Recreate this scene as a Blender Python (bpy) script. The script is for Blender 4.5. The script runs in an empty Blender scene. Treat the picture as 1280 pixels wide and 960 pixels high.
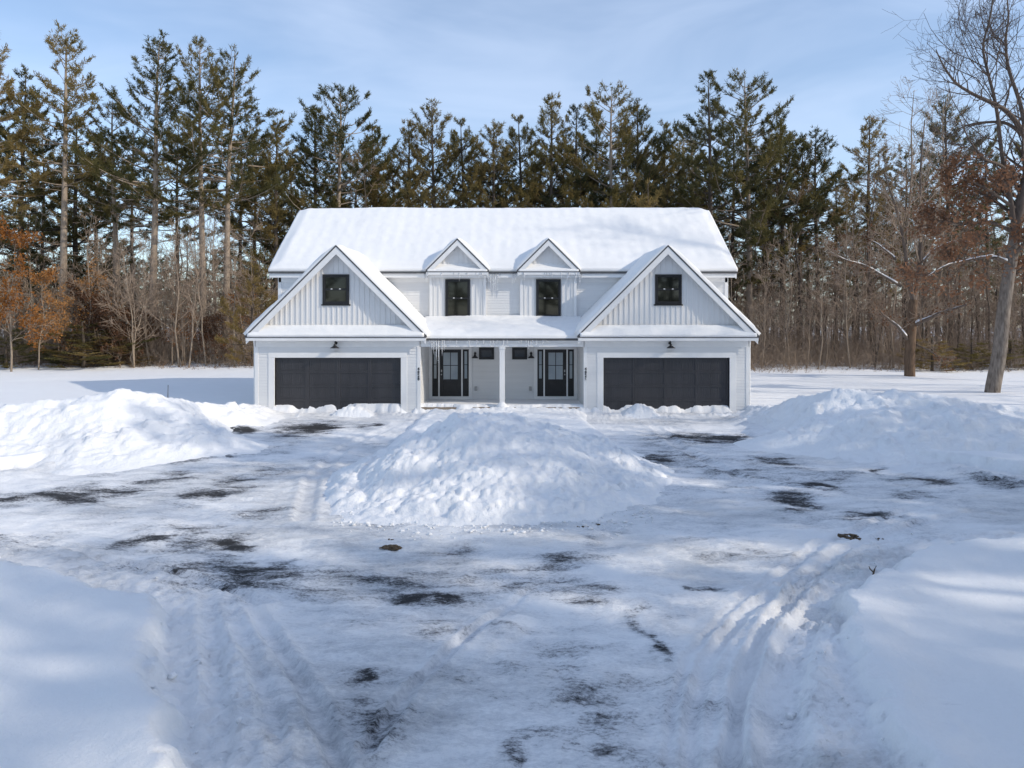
import bpy, math, random
import numpy as np
from mathutils import Vector

PI = math.pi
R = math.radians
scene = bpy.context.scene
COL = scene.collection

# ------------------------------------------------------------------ camera
CAM_H, F, CX, HY = 3.5, 853.0, 640.0, 405.0        # metres, focal length in photo pixels, principal column, horizon row
cam = bpy.data.cameras.new('camera')
cam.sensor_width = 36.0
cam.lens = 36.0 * F / 1280.0
cam.shift_y = -(480.0 - HY) / 1280.0
cam.clip_start, cam.clip_end = 0.1, 3000
camo = bpy.data.objects.new('camera', cam)
camo.location = (0, 0, CAM_H)
camo.rotation_euler = (R(90), 0, 0)
COL.objects.link(camo)
scene.camera = camo

# ------------------------------------------------------------------ light
SUN_AZ, SUN_EL = 110.5, 29.0                       # azimuth from +Y towards +X
sd = Vector((math.sin(R(SUN_AZ)) * math.cos(R(SUN_EL)), math.cos(R(SUN_AZ)) * math.cos(R(SUN_EL)), math.sin(R(SUN_EL))))
sun = bpy.data.lights.new('sun', 'SUN')
sun.energy = 2.25
sun.angle = R(0.55)
sun.color = (1.0, 0.90, 0.75)
suno = bpy.data.objects.new('sun', sun)
suno.rotation_euler = (-sd).to_track_quat('-Z', 'Y').to_euler()
suno.location = sd * 200
COL.objects.link(suno)

world = bpy.data.worlds.new('World')
scene.world = world
world.use_nodes = True
wn, wl = world.node_tree.nodes, world.node_tree.links
bg = wn['Background']
sky = wn.new('ShaderNodeTexSky')
sky.sky_type = 'NISHITA'
sky.sun_disc = False
sky.sun_elevation = R(SUN_EL)
sky.sun_rotation = R(SUN_AZ)
sky.air_density = 1.0
sky.dust_density = 0.7
sky.ozone_density = 2.2
bg.inputs['Strength'].default_value = 0.15
# thin cirrus streaks high in the sky
tc = wn.new('ShaderNodeTexCoord')
mp = wn.new('ShaderNodeMapping')
mp.inputs['Rotation'].default_value = (0.25, 0.35, 0.5)
mp.inputs['Scale'].default_value = (1.3, 3.2, 6.0)
nz = wn.new('ShaderNodeTexNoise')
nz.inputs['Scale'].default_value = 1.6
nz.inputs['Detail'].default_value = 4.5
nz.inputs['Roughness'].default_value = 0.55
nz.inputs['Distortion'].default_value = 0.5
cr = wn.new('ShaderNodeMapRange')
cr.interpolation_type = 'SMOOTHSTEP'
cr.inputs['From Min'].default_value = 0.28
cr.inputs['From Max'].default_value = 0.80
cr.inputs['To Min'].default_value = 0.12
cr.inputs['To Max'].default_value = 0.42
mx = wn.new('ShaderNodeMix')
mx.data_type = 'RGBA'
mx.inputs['B'].default_value = (4.6, 5.3, 6.6, 1)
wl.new(tc.outputs['Generated'], mp.inputs['Vector'])
wl.new(mp.outputs['Vector'], nz.inputs['Vector'])
wl.new(nz.outputs['Fac'], cr.inputs['Value'])
wl.new(cr.outputs['Result'], mx.inputs['Factor'])
wl.new(sky.outputs['Color'], mx.inputs['A'])
wl.new(mx.outputs['Result'], bg.inputs['Color'])

vs = scene.view_settings
vs.view_transform = 'Standard'
vs.look = 'None'
vs.gamma = 1.0
vs.exposure = 0.41
vs.use_curve_mapping = False

# ------------------------------------------------------------------ helpers
def link(o, parent=None):
    COL.objects.link(o)
    if parent is not None:
        o.parent = parent
    return o

def tag(o, label=None, cat=None, group=None, kind=None):
    if label: o['label'] = label
    if cat: o['category'] = cat
    if group: o['group'] = group
    if kind: o['kind'] = kind
    return o

def empty(name, loc=(0, 0, 0), rz=0.0, parent=None):
    o = bpy.data.objects.new(name, None)
    o.empty_display_size = 0.3
    o.location = loc
    o.rotation_euler = (0, 0, rz)
    return link(o, parent)

def mesh_np(name, verts, faces, mat, smooth=False):
    """faces: int array (n,3) or (n,4), or a list of such arrays."""
    if not isinstance(faces, (list, tuple)):
        faces = [faces]
    faces = [np.asarray(f, dtype=np.int32) for f in faces if len(f)]
    me = bpy.data.meshes.new(name)
    verts = np.asarray(verts, dtype=np.float32).reshape(-1, 3)
    me.vertices.add(len(verts))
    me.vertices.foreach_set('co', verts.ravel())
    nl = sum(f.size for f in faces)
    me.loops.add(nl)
    me.loops.foreach_set('vertex_index', np.concatenate([f.ravel() for f in faces]))
    npoly = sum(len(f) for f in faces)
    me.polygons.add(npoly)
    tot = np.concatenate([np.full(len(f), f.shape[1], dtype=np.int32) for f in faces])
    start = np.concatenate([[0], np.cumsum(tot)[:-1]]).astype(np.int32)
    me.polygons.foreach_set('loop_start', start)
    me.polygons.foreach_set('loop_total', tot)
    if smooth:
        me.polygons.foreach_set('use_smooth', np.ones(npoly, dtype=bool))
    me.update(calc_edges=True)
    me.validate()
    me.materials.append(mat)
    return me

def mobj(name, me, parent=None):
    return link(bpy.data.objects.new(name, me), parent)

class MB:
    """collects boxes and prisms, then links them as one mesh"""
    def __init__(s): s.v, s.f = [], []
    def poly_prism(s, a, b):
        n = len(a); i = len(s.v)
        s.v += list(a) + list(b)
        s.f.append([i + k for k in range(n)][::-1])
        s.f.append([i + n + k for k in range(n)])
        for k in range(n):
            s.f.append([i + k, i + (k + 1) % n, i + n + (k + 1) % n, i + n + k])
    def box(s, x0, x1, y0, y1, z0, z1):
        a = [(x0, y0, z0), (x1, y0, z0), (x1, y1, z0), (x0, y1, z0)]
        b = [(x0, y0, z1), (x1, y0, z1), (x1, y1, z1), (x0, y1, z1)]
        s.poly_prism(a, b); return s
    def lathe(s, prof, c, n=16, axis='z'):
        i = len(s.v)
        for r, h in prof:
            for k in range(n):
                t = 2 * PI * k / n
                if axis == 'z': s.v.append((c[0] + r * math.cos(t), c[1] + r * math.sin(t), c[2] + h))
                else: s.v.append((c[0] + r * math.cos(t), c[1] + h, c[2] + r * math.sin(t)))
        for j in range(len(prof) - 1):
            for k in range(n):
                a = i + j * n + k; b = i + j * n + (k + 1) % n
                s.f.append([a, b, b + n, a + n])
        s.f.append([i + k for k in range(n)][::-1])
        s.f.append([i + (len(prof) - 1) * n + k for k in range(n)])
        return s
    def build(s, name, mat, parent=None, bevel=0.0, smooth=False):
        me = bpy.data.meshes.new(name)
        me.from_pydata([tuple(p) for p in s.v], [], s.f)
        me.materials.append(mat)
        if smooth:
            me.polygons.foreach_set('use_smooth', np.ones(len(me.polygons), dtype=bool))
        import bmesh
        bm = bmesh.new(); bm.from_mesh(me)
        bmesh.ops.recalc_face_normals(bm, faces=bm.faces)
        if bevel:
            bmesh.ops.bevel(bm, geom=list(bm.edges), offset=bevel, segments=1, affect='EDGES', clamp_overlap=True)
        bm.to_mesh(me); bm.free()
        return mobj(name, me, parent)

# 2-D noise (numpy)
_rt = np.random.RandomState(7).rand(512, 512)
def vnoise(x, y, s=0):
    x = np.asarray(x, float) + s * 17.31; y = np.asarray(y, float) + s * 9.77
    xi = np.floor(x).astype(int); yi = np.floor(y).astype(int)
    fx = x - xi; fy = y - yi
    fx = fx * fx * fx * (fx * (fx * 6 - 15) + 10); fy = fy * fy * fy * (fy * (fy * 6 - 15) + 10)
    g = lambda a, b: _rt[a & 511, b & 511]
    return (g(xi, yi) * (1 - fx) + g(xi + 1, yi) * fx) * (1 - fy) + (g(xi, yi + 1) * (1 - fx) + g(xi + 1, yi + 1) * fx) * fy
def fbm(x, y, oct=4, s=0, gain=0.5):
    t, a, n = 0, 1.0, 0
    c, sn = math.cos(0.6), math.sin(0.6)
    for k in range(oct):
        t = t + a * (vnoise(x, y, s + k) - 0.5); n += a; a *= gain
        x, y = (c * x - sn * y) * 2.03, (sn * x + c * y) * 2.03
    return t / n * 2
def billow(x, y, oct=3, s=0):
    t, a, n = 0, 1.0, 0
    for k in range(oct):
        t = t + a * np.abs(vnoise(x, y, s + k) * 2 - 1); n += a; a *= 0.5
        x, y = (x * 0.8 - y * 0.6) * 2.03, (x * 0.6 + y * 0.8) * 2.03
    return t / n
def sstep(a, b, x):
    t = np.clip((x - a) / (b - a), 0, 1); return t * t * (3 - 2 * t)
def seg_dist(x, y, pts):
    """distance to a polyline, plus interpolated third value when given"""
    best = np.full(np.shape(x), 1e9); val = np.zeros(np.shape(x)); side = np.zeros(np.shape(x))
    for a, b in zip(pts[:-1], pts[1:]):
        dx, dy = b[0] - a[0], b[1] - a[1]
        L2 = dx * dx + dy * dy + 1e-12
        t = np.clip(((x - a[0]) * dx + (y - a[1]) * dy) / L2, 0, 1)
        d = np.hypot(x - a[0] - t * dx, y - a[1] - t * dy)
        m = d < best
        best = np.where(m, d, best)
        if len(a) > 2: val = np.where(m, a[2] + t * (b[2] - a[2]), val)
        side = np.where(m, np.sign((x - a[0]) * dy - (y - a[1]) * dx), side)
    return best, val, side
def in_poly(x, y, pts):
    c = np.zeros(np.shape(x), bool)
    n = len(pts)
    for i in range(n):
        x1, y1 = pts[i]; x2, y2 = pts[(i + 1) % n]
        if y1 == y2: continue
        m = ((y1 > y) != (y2 > y)) & (x < (x2 - x1) * (y - y1) / (y2 - y1) + x1)
        c ^= m
    return c
def gp(px, py, z=0.0):
    """photo pixel of a point at height z -> ground position"""
    D = F * (CAM_H - z) / (py - HY)
    return ((px - CX) * D / F, D)
def at(px, py, D):
    return np.array([(px - CX) * D / F, D, CAM_H - (py - HY) * D / F])

# ------------------------------------------------------------------ materials
def mat(name, col, rough=0.6, spec=0.3, metallic=0.0):
    m = bpy.data.materials.new(name); m.use_nodes = True
    b = m.node_tree.nodes['Principled BSDF']
    b.inputs['Base Color'].default_value = (*col, 1)
    b.inputs['Roughness'].default_value = rough
    b.inputs['Specular IOR Level'].default_value = spec
    b.inputs['Metallic'].default_value = metallic
    return m, m.node_tree.nodes, m.node_tree.links, b
def noise_node(n, l, scale, detail=4, rough=0.55, coord='Object', stretch=None):
    t = n.new('ShaderNodeTexCoord')
    x = n.new('ShaderNodeTexNoise')
    x.inputs['Scale'].default_value = scale; x.inputs['Detail'].default_value = detail; x.inputs['Roughness'].default_value = rough
    if stretch:
        mpp = n.new('ShaderNodeMapping'); mpp.inputs['Scale'].default_value = stretch
        l.new(t.outputs[coord], mpp.inputs['Vector']); l.new(mpp.outputs['Vector'], x.inputs['Vector'])
    else:
        l.new(t.outputs[coord], x.inputs['Vector'])
    return x
def vary(m, n, l, b, c0, c1, scale, detail=4, stretch=None, bump=0.0, dist=0.01):
    x = noise_node(n, l, scale, detail, 0.6, 'Object', stretch)
    r = n.new('ShaderNodeMapRange'); r.inputs['From Min'].default_value = 0.3; r.inputs['From Max'].default_value = 0.7
    mi = n.new('ShaderNodeMix'); mi.data_type = 'RGBA'
    mi.inputs['A'].default_value = (*c0, 1); mi.inputs['B'].default_value = (*c1, 1)
    l.new(x.outputs['Fac'], r.inputs['Value']); l.new(r.outputs['Result'], mi.inputs['Factor'])
    l.new(mi.outputs['Result'], b.inputs['Base Color'])
    if bump:
        bu = n.new('ShaderNodeBump'); bu.inputs['Strength'].default_value = bump; bu.inputs['Distance'].default_value = dist
        l.new(x.outputs['Fac'], bu.inputs['Height']); l.new(bu.outputs['Normal'], b.inputs['Normal'])
    return mi

def simple(name, c0, c1, scale, rough=0.6, spec=0.3, stretch=None, bump=0.0, dist=0.01):
    m, n, l, b = mat(name, c0, rough, spec)
    vary(m, n, l, b, c0, c1, scale, 5, stretch, bump, dist)
    return m

SIDING = simple('white_siding', (0.76, 0.76, 0.755), (0.70, 0.70, 0.70), 1.3, 0.5, 0.35, (0.3, 0.3, 6))
TRIM = simple('white_trim', (0.80, 0.80, 0.795), (0.74, 0.74, 0.74), 2.0, 0.45, 0.4)
BATTEN = simple('white_batten_board', (0.77, 0.765, 0.755), (0.71, 0.71, 0.705), 1.1, 0.5, 0.35, (6, 6, 0.3))
SHINGLE = simple('black_shingle', (0.03, 0.03, 0.032), (0.05, 0.05, 0.052), 9, 0.85, 0.2)
DRIP = simple('black_drip_edge', (0.07, 0.07, 0.075), (0.10, 0.10, 0.105), 5, 0.4, 0.4)
GDOOR = simple('charcoal_garage_door', (0.032, 0.032, 0.037), (0.046, 0.046, 0.052), 1.2, 0.38, 0.45, (4, 4, 0.6))
BLACK = simple('black_frame', (0.010, 0.010, 0.012), (0.018, 0.018, 0.02), 3, 0.4, 0.4)
LAMPM = simple('black_lamp_metal', (0.012, 0.012, 0.013), (0.02, 0.02, 0.02), 6, 0.35, 0.5)
GREY = simple('grey_plastic', (0.35, 0.35, 0.35), (0.42, 0.42, 0.42), 6, 0.5, 0.3)
WOODF = simple('porch_boards', (0.30, 0.245, 0.19), (0.22, 0.175, 0.135), 2.0, 0.7, 0.2, (0.5, 8, 8))
STAKE = simple('stake_wood', (0.10, 0.08, 0.06), (0.06, 0.05, 0.04), 4, 0.8, 0.2)
DIRT = simple('frozen_dirt', (0.20, 0.145, 0.095), (0.05, 0.04, 0.03), 22, 0.9, 0.1, None, 0.6, 0.02)
def glass(name, c0, c1, rough=0.04):
    m, n, l, b = mat(name, c0, rough, 0.6)
    vary(m, n, l, b, c0, c1, 1.2, 3)
    return m
PANE = glass('dark_window_glass', (0.006, 0.007, 0.006), (0.016, 0.018, 0.015))
DPANE = glass('reflection_tinted_door_glass', (0.27, 0.32, 0.35), (0.38, 0.43, 0.46), 0.10)  # pale blue-grey base colour stands in for bright snow reflected in the panes
ICE, n_, l_, b_ = mat('icicle_ice', (0.93, 0.95, 0.97), 0.25, 0.5)
b_.inputs['Transmission Weight'].default_value = 0.55
b_.inputs['IOR'].default_value = 1.31
vary(ICE, n_, l_, b_, (0.95, 0.96, 0.97), (0.85, 0.88, 0.92), 8, 3)

def snow_mat(name, c0, c1, grain=0.5, fine=26.0, coarse=3.0):
    m, n, l, b = mat(name, c0, 0.72, 0.15)
    t = n.new('ShaderNodeTexCoord')
    geo = n.new('ShaderNodeNewGeometry')
    a = n.new('ShaderNodeTexNoise'); a.inputs['Scale'].default_value = fine; a.inputs['Detail'].default_value = 6; a.inputs['Roughness'].default_value = 0.65
    c = n.new('ShaderNodeTexNoise'); c.inputs['Scale'].default_value = coarse; c.inputs['Detail'].default_value = 6
    l.new(geo.outputs['Position'], a.inputs['Vector']); l.new(geo.outputs['Position'], c.inputs['Vector'])
    mi = n.new('ShaderNodeMix'); mi.data_type = 'RGBA'
    mi.inputs['A'].default_value = (*c0, 1); mi.inputs['B'].default_value = (*c1, 1)
    l.new(c.outputs['Fac'], mi.inputs['Factor']); l.new(mi.outputs['Result'], b.inputs['Base Color'])
    bu = n.new('ShaderNodeBump'); bu.inputs['Strength'].default_value = grain; bu.inputs['Distance'].default_value = 0.03
    l.new(a.outputs['Fac'], bu.inputs['Height']); l.new(bu.outputs['Normal'], b.inputs['Normal'])
    return m
SNOW_ROOF = snow_mat('roof_snow', (0.86, 0.86, 0.855), (0.80, 0.80, 0.80), 0.25, 18)
SNOW_PILE = snow_mat('piled_snow', (0.90, 0.905, 0.915), (0.82, 0.825, 0.84), 0.9, 14)
SNOW_TWIG = snow_mat('limb_snow', (0.90, 0.90, 0.91), (0.86, 0.86, 0.87), 0.3, 18)

# ground: loose snow, packed grey snow and bare asphalt patches, laid out by vertex attributes
GROUND, gn, gl, gb = mat('snowy_ground', (0.9, 0.9, 0.9), 0.75, 0.15)
geo = gn.new('ShaderNodeNewGeometry')
ap = gn.new('ShaderNodeAttribute'); ap.attribute_name = 'packed'
ab = gn.new('ShaderNodeAttribute'); ab.attribute_name = 'bare'
def gnoise(scale, detail, rough, stretch=(1, 1, 1), rot=0.0, dist=0.0):
    mpp = gn.new('ShaderNodeMapping'); mpp.inputs['Scale'].default_value = stretch; mpp.inputs['Rotation'].default_value = (0, 0, rot)
    x = gn.new('ShaderNodeTexNoise'); x.inputs['Scale'].default_value = scale; x.inputs['Detail'].default_value = detail
    x.inputs['Roughness'].default_value = rough; x.inputs['Distortion'].default_value = dist
    gl.new(geo.outputs['Position'], mpp.inputs['Vector']); gl.new(mpp.outputs['Vector'], x.inputs['Vector'])
    return x
def gmix(f, a, b):
    mi = gn.new('ShaderNodeMix'); mi.data_type = 'RGBA'
    for k, v in (('A', a), ('B', b)):
        if isinstance(v, tuple): mi.inputs[k].default_value = (*v, 1)
        else: gl.new(v, mi.inputs[k])
    gl.new(f, mi.inputs['Factor'])
    return mi.outputs['Result']
def gmath(op, a, b, clamp=False):
    x = gn.new('ShaderNodeMath'); x.operation = op; x.use_clamp = clamp
    for k, v in enumerate((a, b)):
        if isinstance(v, (int, float)): x.inputs[k].default_value = v
        else: gl.new(v, x.inputs[k])
    return x.outputs[0]
n_soft = gnoise(1.2, 5, 0.55)
n_streak = gnoise(2.6, 9, 0.72, (0.45, 1.3, 1), 0.12, 0.4)
n_grain = gnoise(22, 6, 0.7)
n_speck = gnoise(24, 5, 0.8, (0.7, 1.3, 1), 0.2)
mixn0 = gmath('ADD', gmath('MULTIPLY', n_streak.outputs['Fac'], 0.7), gmath('MULTIPLY', n_speck.outputs['Fac'], 0.3))
loose = gmix(n_soft.outputs['Fac'], (0.90, 0.905, 0.915), (0.84, 0.845, 0.86))
pk = gmix(gmath('MULTIPLY', gmath('SUBTRACT', mixn0, 0.40), 4.0, True), (0.90, 0.905, 0.915), (0.62, 0.635, 0.66))
snowc = gmix(ap.outputs['Fac'], loose, pk)
# bare = where attribute * noise breaks the threshold
mixn = gmath('ADD', gmath('MULTIPLY', n_streak.outputs['Fac'], 0.58), gmath('MULTIPLY', n_speck.outputs['Fac'], 0.42))
bareness = gmath('MULTIPLY', gmath('SUBTRACT', gmath('ADD', gmath('MULTIPLY', ab.outputs['Fac'], 0.29), mixn), 0.712), 8.0, True)
asph = gmix(n_speck.outputs['Fac'], (0.022, 0.023, 0.026), (0.06, 0.06, 0.062))
thin = gmath('MULTIPLY', gmath('SUBTRACT', gmath('ADD', gmath('MULTIPLY', ab.outputs['Fac'], 0.30), mixn), 0.595), 5.0, True)
scraped = gmix(n_speck.outputs['Fac'], (0.34, 0.36, 0.40), (0.62, 0.64, 0.68))
gcol = gmix(bareness, gmix(gmath('MULTIPLY', thin, 0.85), snowc, scraped), asph)
gl.new(gcol, gb.inputs['Base Color'])
bu1 = gn.new('ShaderNodeBump'); bu1.inputs['Strength'].default_value = 0.7; bu1.inputs['Distance'].default_value = 0.03
gl.new(n_grain.outputs['Fac'], bu1.inputs['Height'])
bu2 = gn.new('ShaderNodeBump'); bu2.inputs['Distance'].default_value = 0.12
gl.new(gmath('MULTIPLY', ap.outputs['Fac'], 0.9), bu2.inputs['Strength'])
gl.new(n_streak.outputs['Fac'], bu2.inputs['Height']); gl.new(bu1.outputs['Normal'], bu2.inputs['Normal'])
gl.new(bu2.outputs['Normal'], gb.inputs['Normal'])

def bark_mat(name, c0, c1, stretch=(5, 5, 0.7)):
    return simple(name, c0, c1, 4, 0.9, 0.1, stretch, 0.6, 0.03)
BARK_PINE = bark_mat('pine_bark', (0.40, 0.325, 0.255), (0.20, 0.16, 0.125))
BARK_DARK = bark_mat('dark_pine_bark', (0.13, 0.105, 0.085), (0.06, 0.05, 0.042))
BARK_SAP = bark_mat('sapling_bark', (0.36, 0.29, 0.22), (0.20, 0.16, 0.125))
BARK_OAK = bark_mat('oak_bark', (0.31, 0.265, 0.225), (0.11, 0.09, 0.075), (3, 3, 0.6))
LIMB = bark_mat('grey_limb_bark', (0.19, 0.15, 0.125), (0.10, 0.08, 0.066), (3, 3, 0.6))
TWIG_O = simple('oak_twigs', (0.16, 0.125, 0.105), (0.09, 0.07, 0.06), 2, 0.9, 0.1)
BARK_BROWN = bark_mat('brown_bark', (0.20, 0.135, 0.09), (0.09, 0.062, 0.045), (3, 3, 0.6))

def leaf_mat(name, c0, c1, c2, trans=0.5):
    m = bpy.data.materials.new(name); m.use_nodes = True
    n, l = m.node_tree.nodes, m.node_tree.links
    n.remove(n['Principled BSDF'])
    oi = n.new('ShaderNodeObjectInfo')
    x = noise_node(n, l, 0.45, 3, 0.6)
    ad = n.new('ShaderNodeMath'); ad.operation = 'MULTIPLY_ADD'; ad.inputs[1].default_value = 0.55; ad.inputs[2].default_value = -0.27
    l.new(oi.outputs['Random'], ad.inputs[0])
    sm = n.new('ShaderNodeMath'); sm.operation = 'ADD'
    l.new(x.outputs['Fac'], sm.inputs[0]); l.new(ad.outputs[0], sm.inputs[1])
    cr_ = n.new('ShaderNodeValToRGB')
    e = cr_.color_ramp.elements
    e[0].position = 0.25; e[0].color = (*c0, 1); e[1].position = 0.75; e[1].color = (*c2, 1)
    k = e.new(0.5); k.color = (*c1, 1)
    l.new(sm.outputs[0], cr_.inputs['Fac'])
    d = n.new('ShaderNodeBsdfDiffuse'); t = n.new('ShaderNodeBsdfTranslucent'); mx_ = n.new('ShaderNodeMixShader')
    mx_.inputs['Fac'].default_value = trans
    l.new(cr_.outputs['Color'], d.inputs['Color']); l.new(cr_.outputs['Color'], t.inputs['Color'])
    l.new(d.outputs[0], mx_.inputs[1]); l.new(t.outputs[0], mx_.inputs[2])
    l.new(mx_.outputs[0], n['Material Output'].inputs['Surface'])
    return m
NEEDLE = leaf_mat('olive_pine_needles', (0.100, 0.098, 0.044), (0.20, 0.165, 0.066), (0.30, 0.220, 0.092))
NEEDLE_D = leaf_mat('dark_pine_needles', (0.072, 0.080, 0.046), (0.15, 0.135, 0.062), (0.23, 0.18, 0.078))
LEAF_OR = leaf_mat('orange_beech_leaves', (0.26, 0.11, 0.035), (0.38, 0.17, 0.055), (0.46, 0.25, 0.10), 0.35)
LEAF_RU = leaf_mat('rust_oak_leaves', (0.14, 0.075, 0.045), (0.20, 0.105, 0.062), (0.27, 0.150, 0.092), 0.3)
TWIG = simple('bare_twigs', (0.43, 0.335, 0.255), (0.27, 0.205, 0.155), 2, 0.9, 0.1)
TWIG_D = simple('grey_brown_twigs', (0.34, 0.25, 0.195), (0.21, 0.16, 0.125), 2, 0.9, 0.1)
GRASS = simple('dry_weeds', (0.26, 0.17, 0.09), (0.16, 0.09, 0.055), 2, 0.9, 0.1)

# ================================================================== GROUND
plow = [(-34, 12.2), (-14, 11.6), (-9, 10.4)] + [gp(*p, z=0.3) for p in
        ((0, 692), (94, 720), (193, 752), (203, 788), (208, 825), (234, 877), (245, 960))] + [(-2.0, 3.2), (-1.9, -14)] + \
       [(2.6, -14), (2.75, 3.2)] + [gp(*p, z=0.3) for p in ((1140, 960), (1100, 900), (1075, 840), (1060, 790), (1048, 740), (1095, 715), (1140, 690), (1190, 672), (1280, 665))] + \
       [(10.5, 11.0), (16, 12), (34, 12.6), (34, 14.6), (18, 14.6), (11.5, 15.5), (8.6, 19.0), (8.5, 24), (9.0, 26.25), (-9.6, 26.25), (-9.4, 24.5), (-10.2, 19.3), (-12, 15.6), (-34, 15.4)]
ruts = [([gp(258, 742), gp(262, 790), gp(270, 860), gp(276, 962), (-1.75, 3.0)], 0.10, 0.07, 0.035),
        ([gp(296, 738), gp(335, 790), gp(385, 870), gp(424, 962), (-0.95, 3.0)], 0.08, 0.06, 0.035),
        ([gp(278, 748), gp(310, 820), gp(338, 900), gp(350, 962), (-1.4, 3.0)], 0.08, 0.04, 0.03),
        ([gp(243, 880), gp(250, 962), (-1.95, 3.0)], 0.10, 0.07, 0.03),
        ([gp(1052, 702), gp(1000, 745), gp(952, 800), gp(926, 870), gp(914, 962), (1.3, 3.0)], 0.075, 0.10, 0.05),
        ([gp(1062, 715), gp(1022, 758), gp(992, 820), gp(978, 880), gp(980, 962), (1.75, 3.0)], 0.17, 0.075, 0.04),
        ([gp(985, 735), gp(925, 775), gp(885, 825), gp(866, 890), gp(860, 962)], 0.07, 0.04, 0.03),
        ([gp(960, 735), gp(905, 772), gp(862, 825), gp(842, 890), gp(836, 962)], 0.05, 0.025, 0.02),
        ([gp(720, 728), gp(610, 805), gp(540, 868), gp(478, 945)], 0.16, -0.03, 0.0),
        ([gp(690, 720), gp(590, 790), gp(510, 870), gp(462, 945)], 0.07, 0.045, 0.03),
        ([gp(0, 660), gp(120, 700), gp(240, 725), gp(330, 760)], 0.09, 0.05, 0.04),
        ([gp(1280, 625), gp(1150, 655), gp(1060, 690), gp(985, 740)], 0.10, 0.045, 0.035),
        ([gp(1280, 612), gp(1130, 640), gp(1030, 680), gp(930, 750)], 0.08, 0.03, 0.025),
        ([gp(520, 520), gp(430, 560), gp(390, 600), gp(380, 650)], 0.16, 0.03, 0.03),
        ([gp(800, 520), gp(850, 560), gp(930, 600), gp(1030, 615)], 0.16, 0.03, 0.03)]
blobs = [(725, 865, 95, 95, .55), (600, 900, 120, 60, .42), (430, 700, 190, 40, .40), (890, 560, 90, 30, .45), (240, 605, 150, 40, .50), (640, 720, 150, 30, .36), (1100, 610, 120, 24, .42), (245, 572, 32, 8, 1), (215, 598, 48, 9, .9), (310, 600, 30, 20, .8), (265, 616, 48, 7, .95), (60, 622, 75, 9, .9), (190, 600, 30, 6, .9),
         (140, 613, 38, 5, .95), (395, 535, 32, 5, 1.1), (380, 541, 22, 4, 1), (300, 540, 15, 3, 1), (462, 533, 16, 3, 1),
         (250, 668, 38, 14, .8), (285, 678, 22, 7, .9), (160, 682, 16, 8, .8), (300, 715, 80, 20, .75), (345, 702, 22, 6, .95), (430, 852, 10, 16, .6),
         (530, 747, 34, 7, .9), (560, 695, 65, 13, .62), (480, 720, 65, 16, .62), (725, 700, 38, 12, .72), (755, 675, 16, 12, .62),
         (990, 627, 24, 7, 1.05), (1020, 611, 22, 5, .8), (1100, 645, 22, 4, .75), (1160, 603, 27, 7, 1.1), (1240, 602, 28, 6, 1), (1065, 592, 16, 5, .9), (1100, 589, 9, 4, 1),
         (850, 572, 45, 14, .75), (900, 547, 40, 6, .8), (870, 546, 28, 6, .85), (960, 573, 22, 6, .8), (835, 548, 25, 12, .6), (900, 575, 30, 6, .6),
         (740, 880, 45, 50, .6), (752, 938, 24, 28, .62), (700, 862, 34, 24, .66), (672, 908, 22, 14, .6), (655, 942, 16, 22, .75), (815, 800, 12, 32, .72),
         (600, 850, 60, 34, .5), (490, 935, 30, 30, .42), (640, 790, 60, 20, .45), (885, 735, 9, 3, .9), (560, 790, 50, 15, .42), (700, 800, 40, 20, .45), (1000, 650, 70, 8, .5),
         (440, 640, 40, 10, .45), (120, 650, 60, 8, .5), (330, 640, 50, 12, .5), (950, 690, 60, 8, .4), (820, 850, 30, 60, .42)]

def ground_z(x, y, detail=True):
    inside = in_poly(x, y, plow)
    d, _, _ = seg_dist(x, y, plow + plow[:1])
    near_edge = fbm(x * 1.5, y * 1.5, 5, 3, 0.6) * 0.30
    sdist = np.where(inside, -d, d) + near_edge
    field = sstep(-0.10, 0.16, sdist)                       # 0 on the plowed drive, 1 on untouched snow
    lip = np.exp(-((sdist - 0.28) / 0.28) ** 2) * 0.06
    z = field * 0.30 + lip * field
    z = z + field * (fbm(x * 0.10, y * 0.10, 3, 11) * 0.12 + fbm(x * 0.5, y * 0.5, 3, 13) * 0.03)
    far = sstep(42, 52, y)
    z = z + far * (0.10 + 0.25 * np.abs(fbm(x * 0.5, y * 0.5, 3, 21)))
    crumb = np.exp(-((sdist + 0.42) / 0.5) ** 2)           # broken snow along the cut
    z = z + crumb * (0.05 + 0.09 * billow(x * 5.5, y * 5.5, 3, 31) + 0.07 * billow(x * 15, y * 15, 2, 35)) * (1 - field)
    onroad = 1 - field
    if detail:
        z = z + onroad * (fbm(x * 0.7, y * 1.1, 4, 41) * 0.05 + fbm(x * 2.2, y * 4.2, 4, 43) * 0.035 + billow(x * 6, y * 10, 3, 47) * 0.030 + fbm(x * 14, y * 18, 2, 49) * 0.010)
    for pts, w, dep, rid in ruts:
        dd, fade, sd_ = seg_dist(x, y, [(p[0], p[1], 0.0 if i == 0 else 1.0) for i, p in enumerate(pts)])
        wob = dd + fbm(x * 1.2, y * 1.2, 2, 53) * 0.03
        z = z - fade * dep * np.exp(-(wob / w) ** 6) * (1 - 0.12 * fbm(x * 6, y * 6, 2, 57))
        z = z + fade * rid * np.exp(-((wob - w * 1.6) / (w * 0.55)) ** 2) * (0.85 + 0.35 * billow(x * 10, y * 8, 3, 59))
    return z, field, sdist

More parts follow.
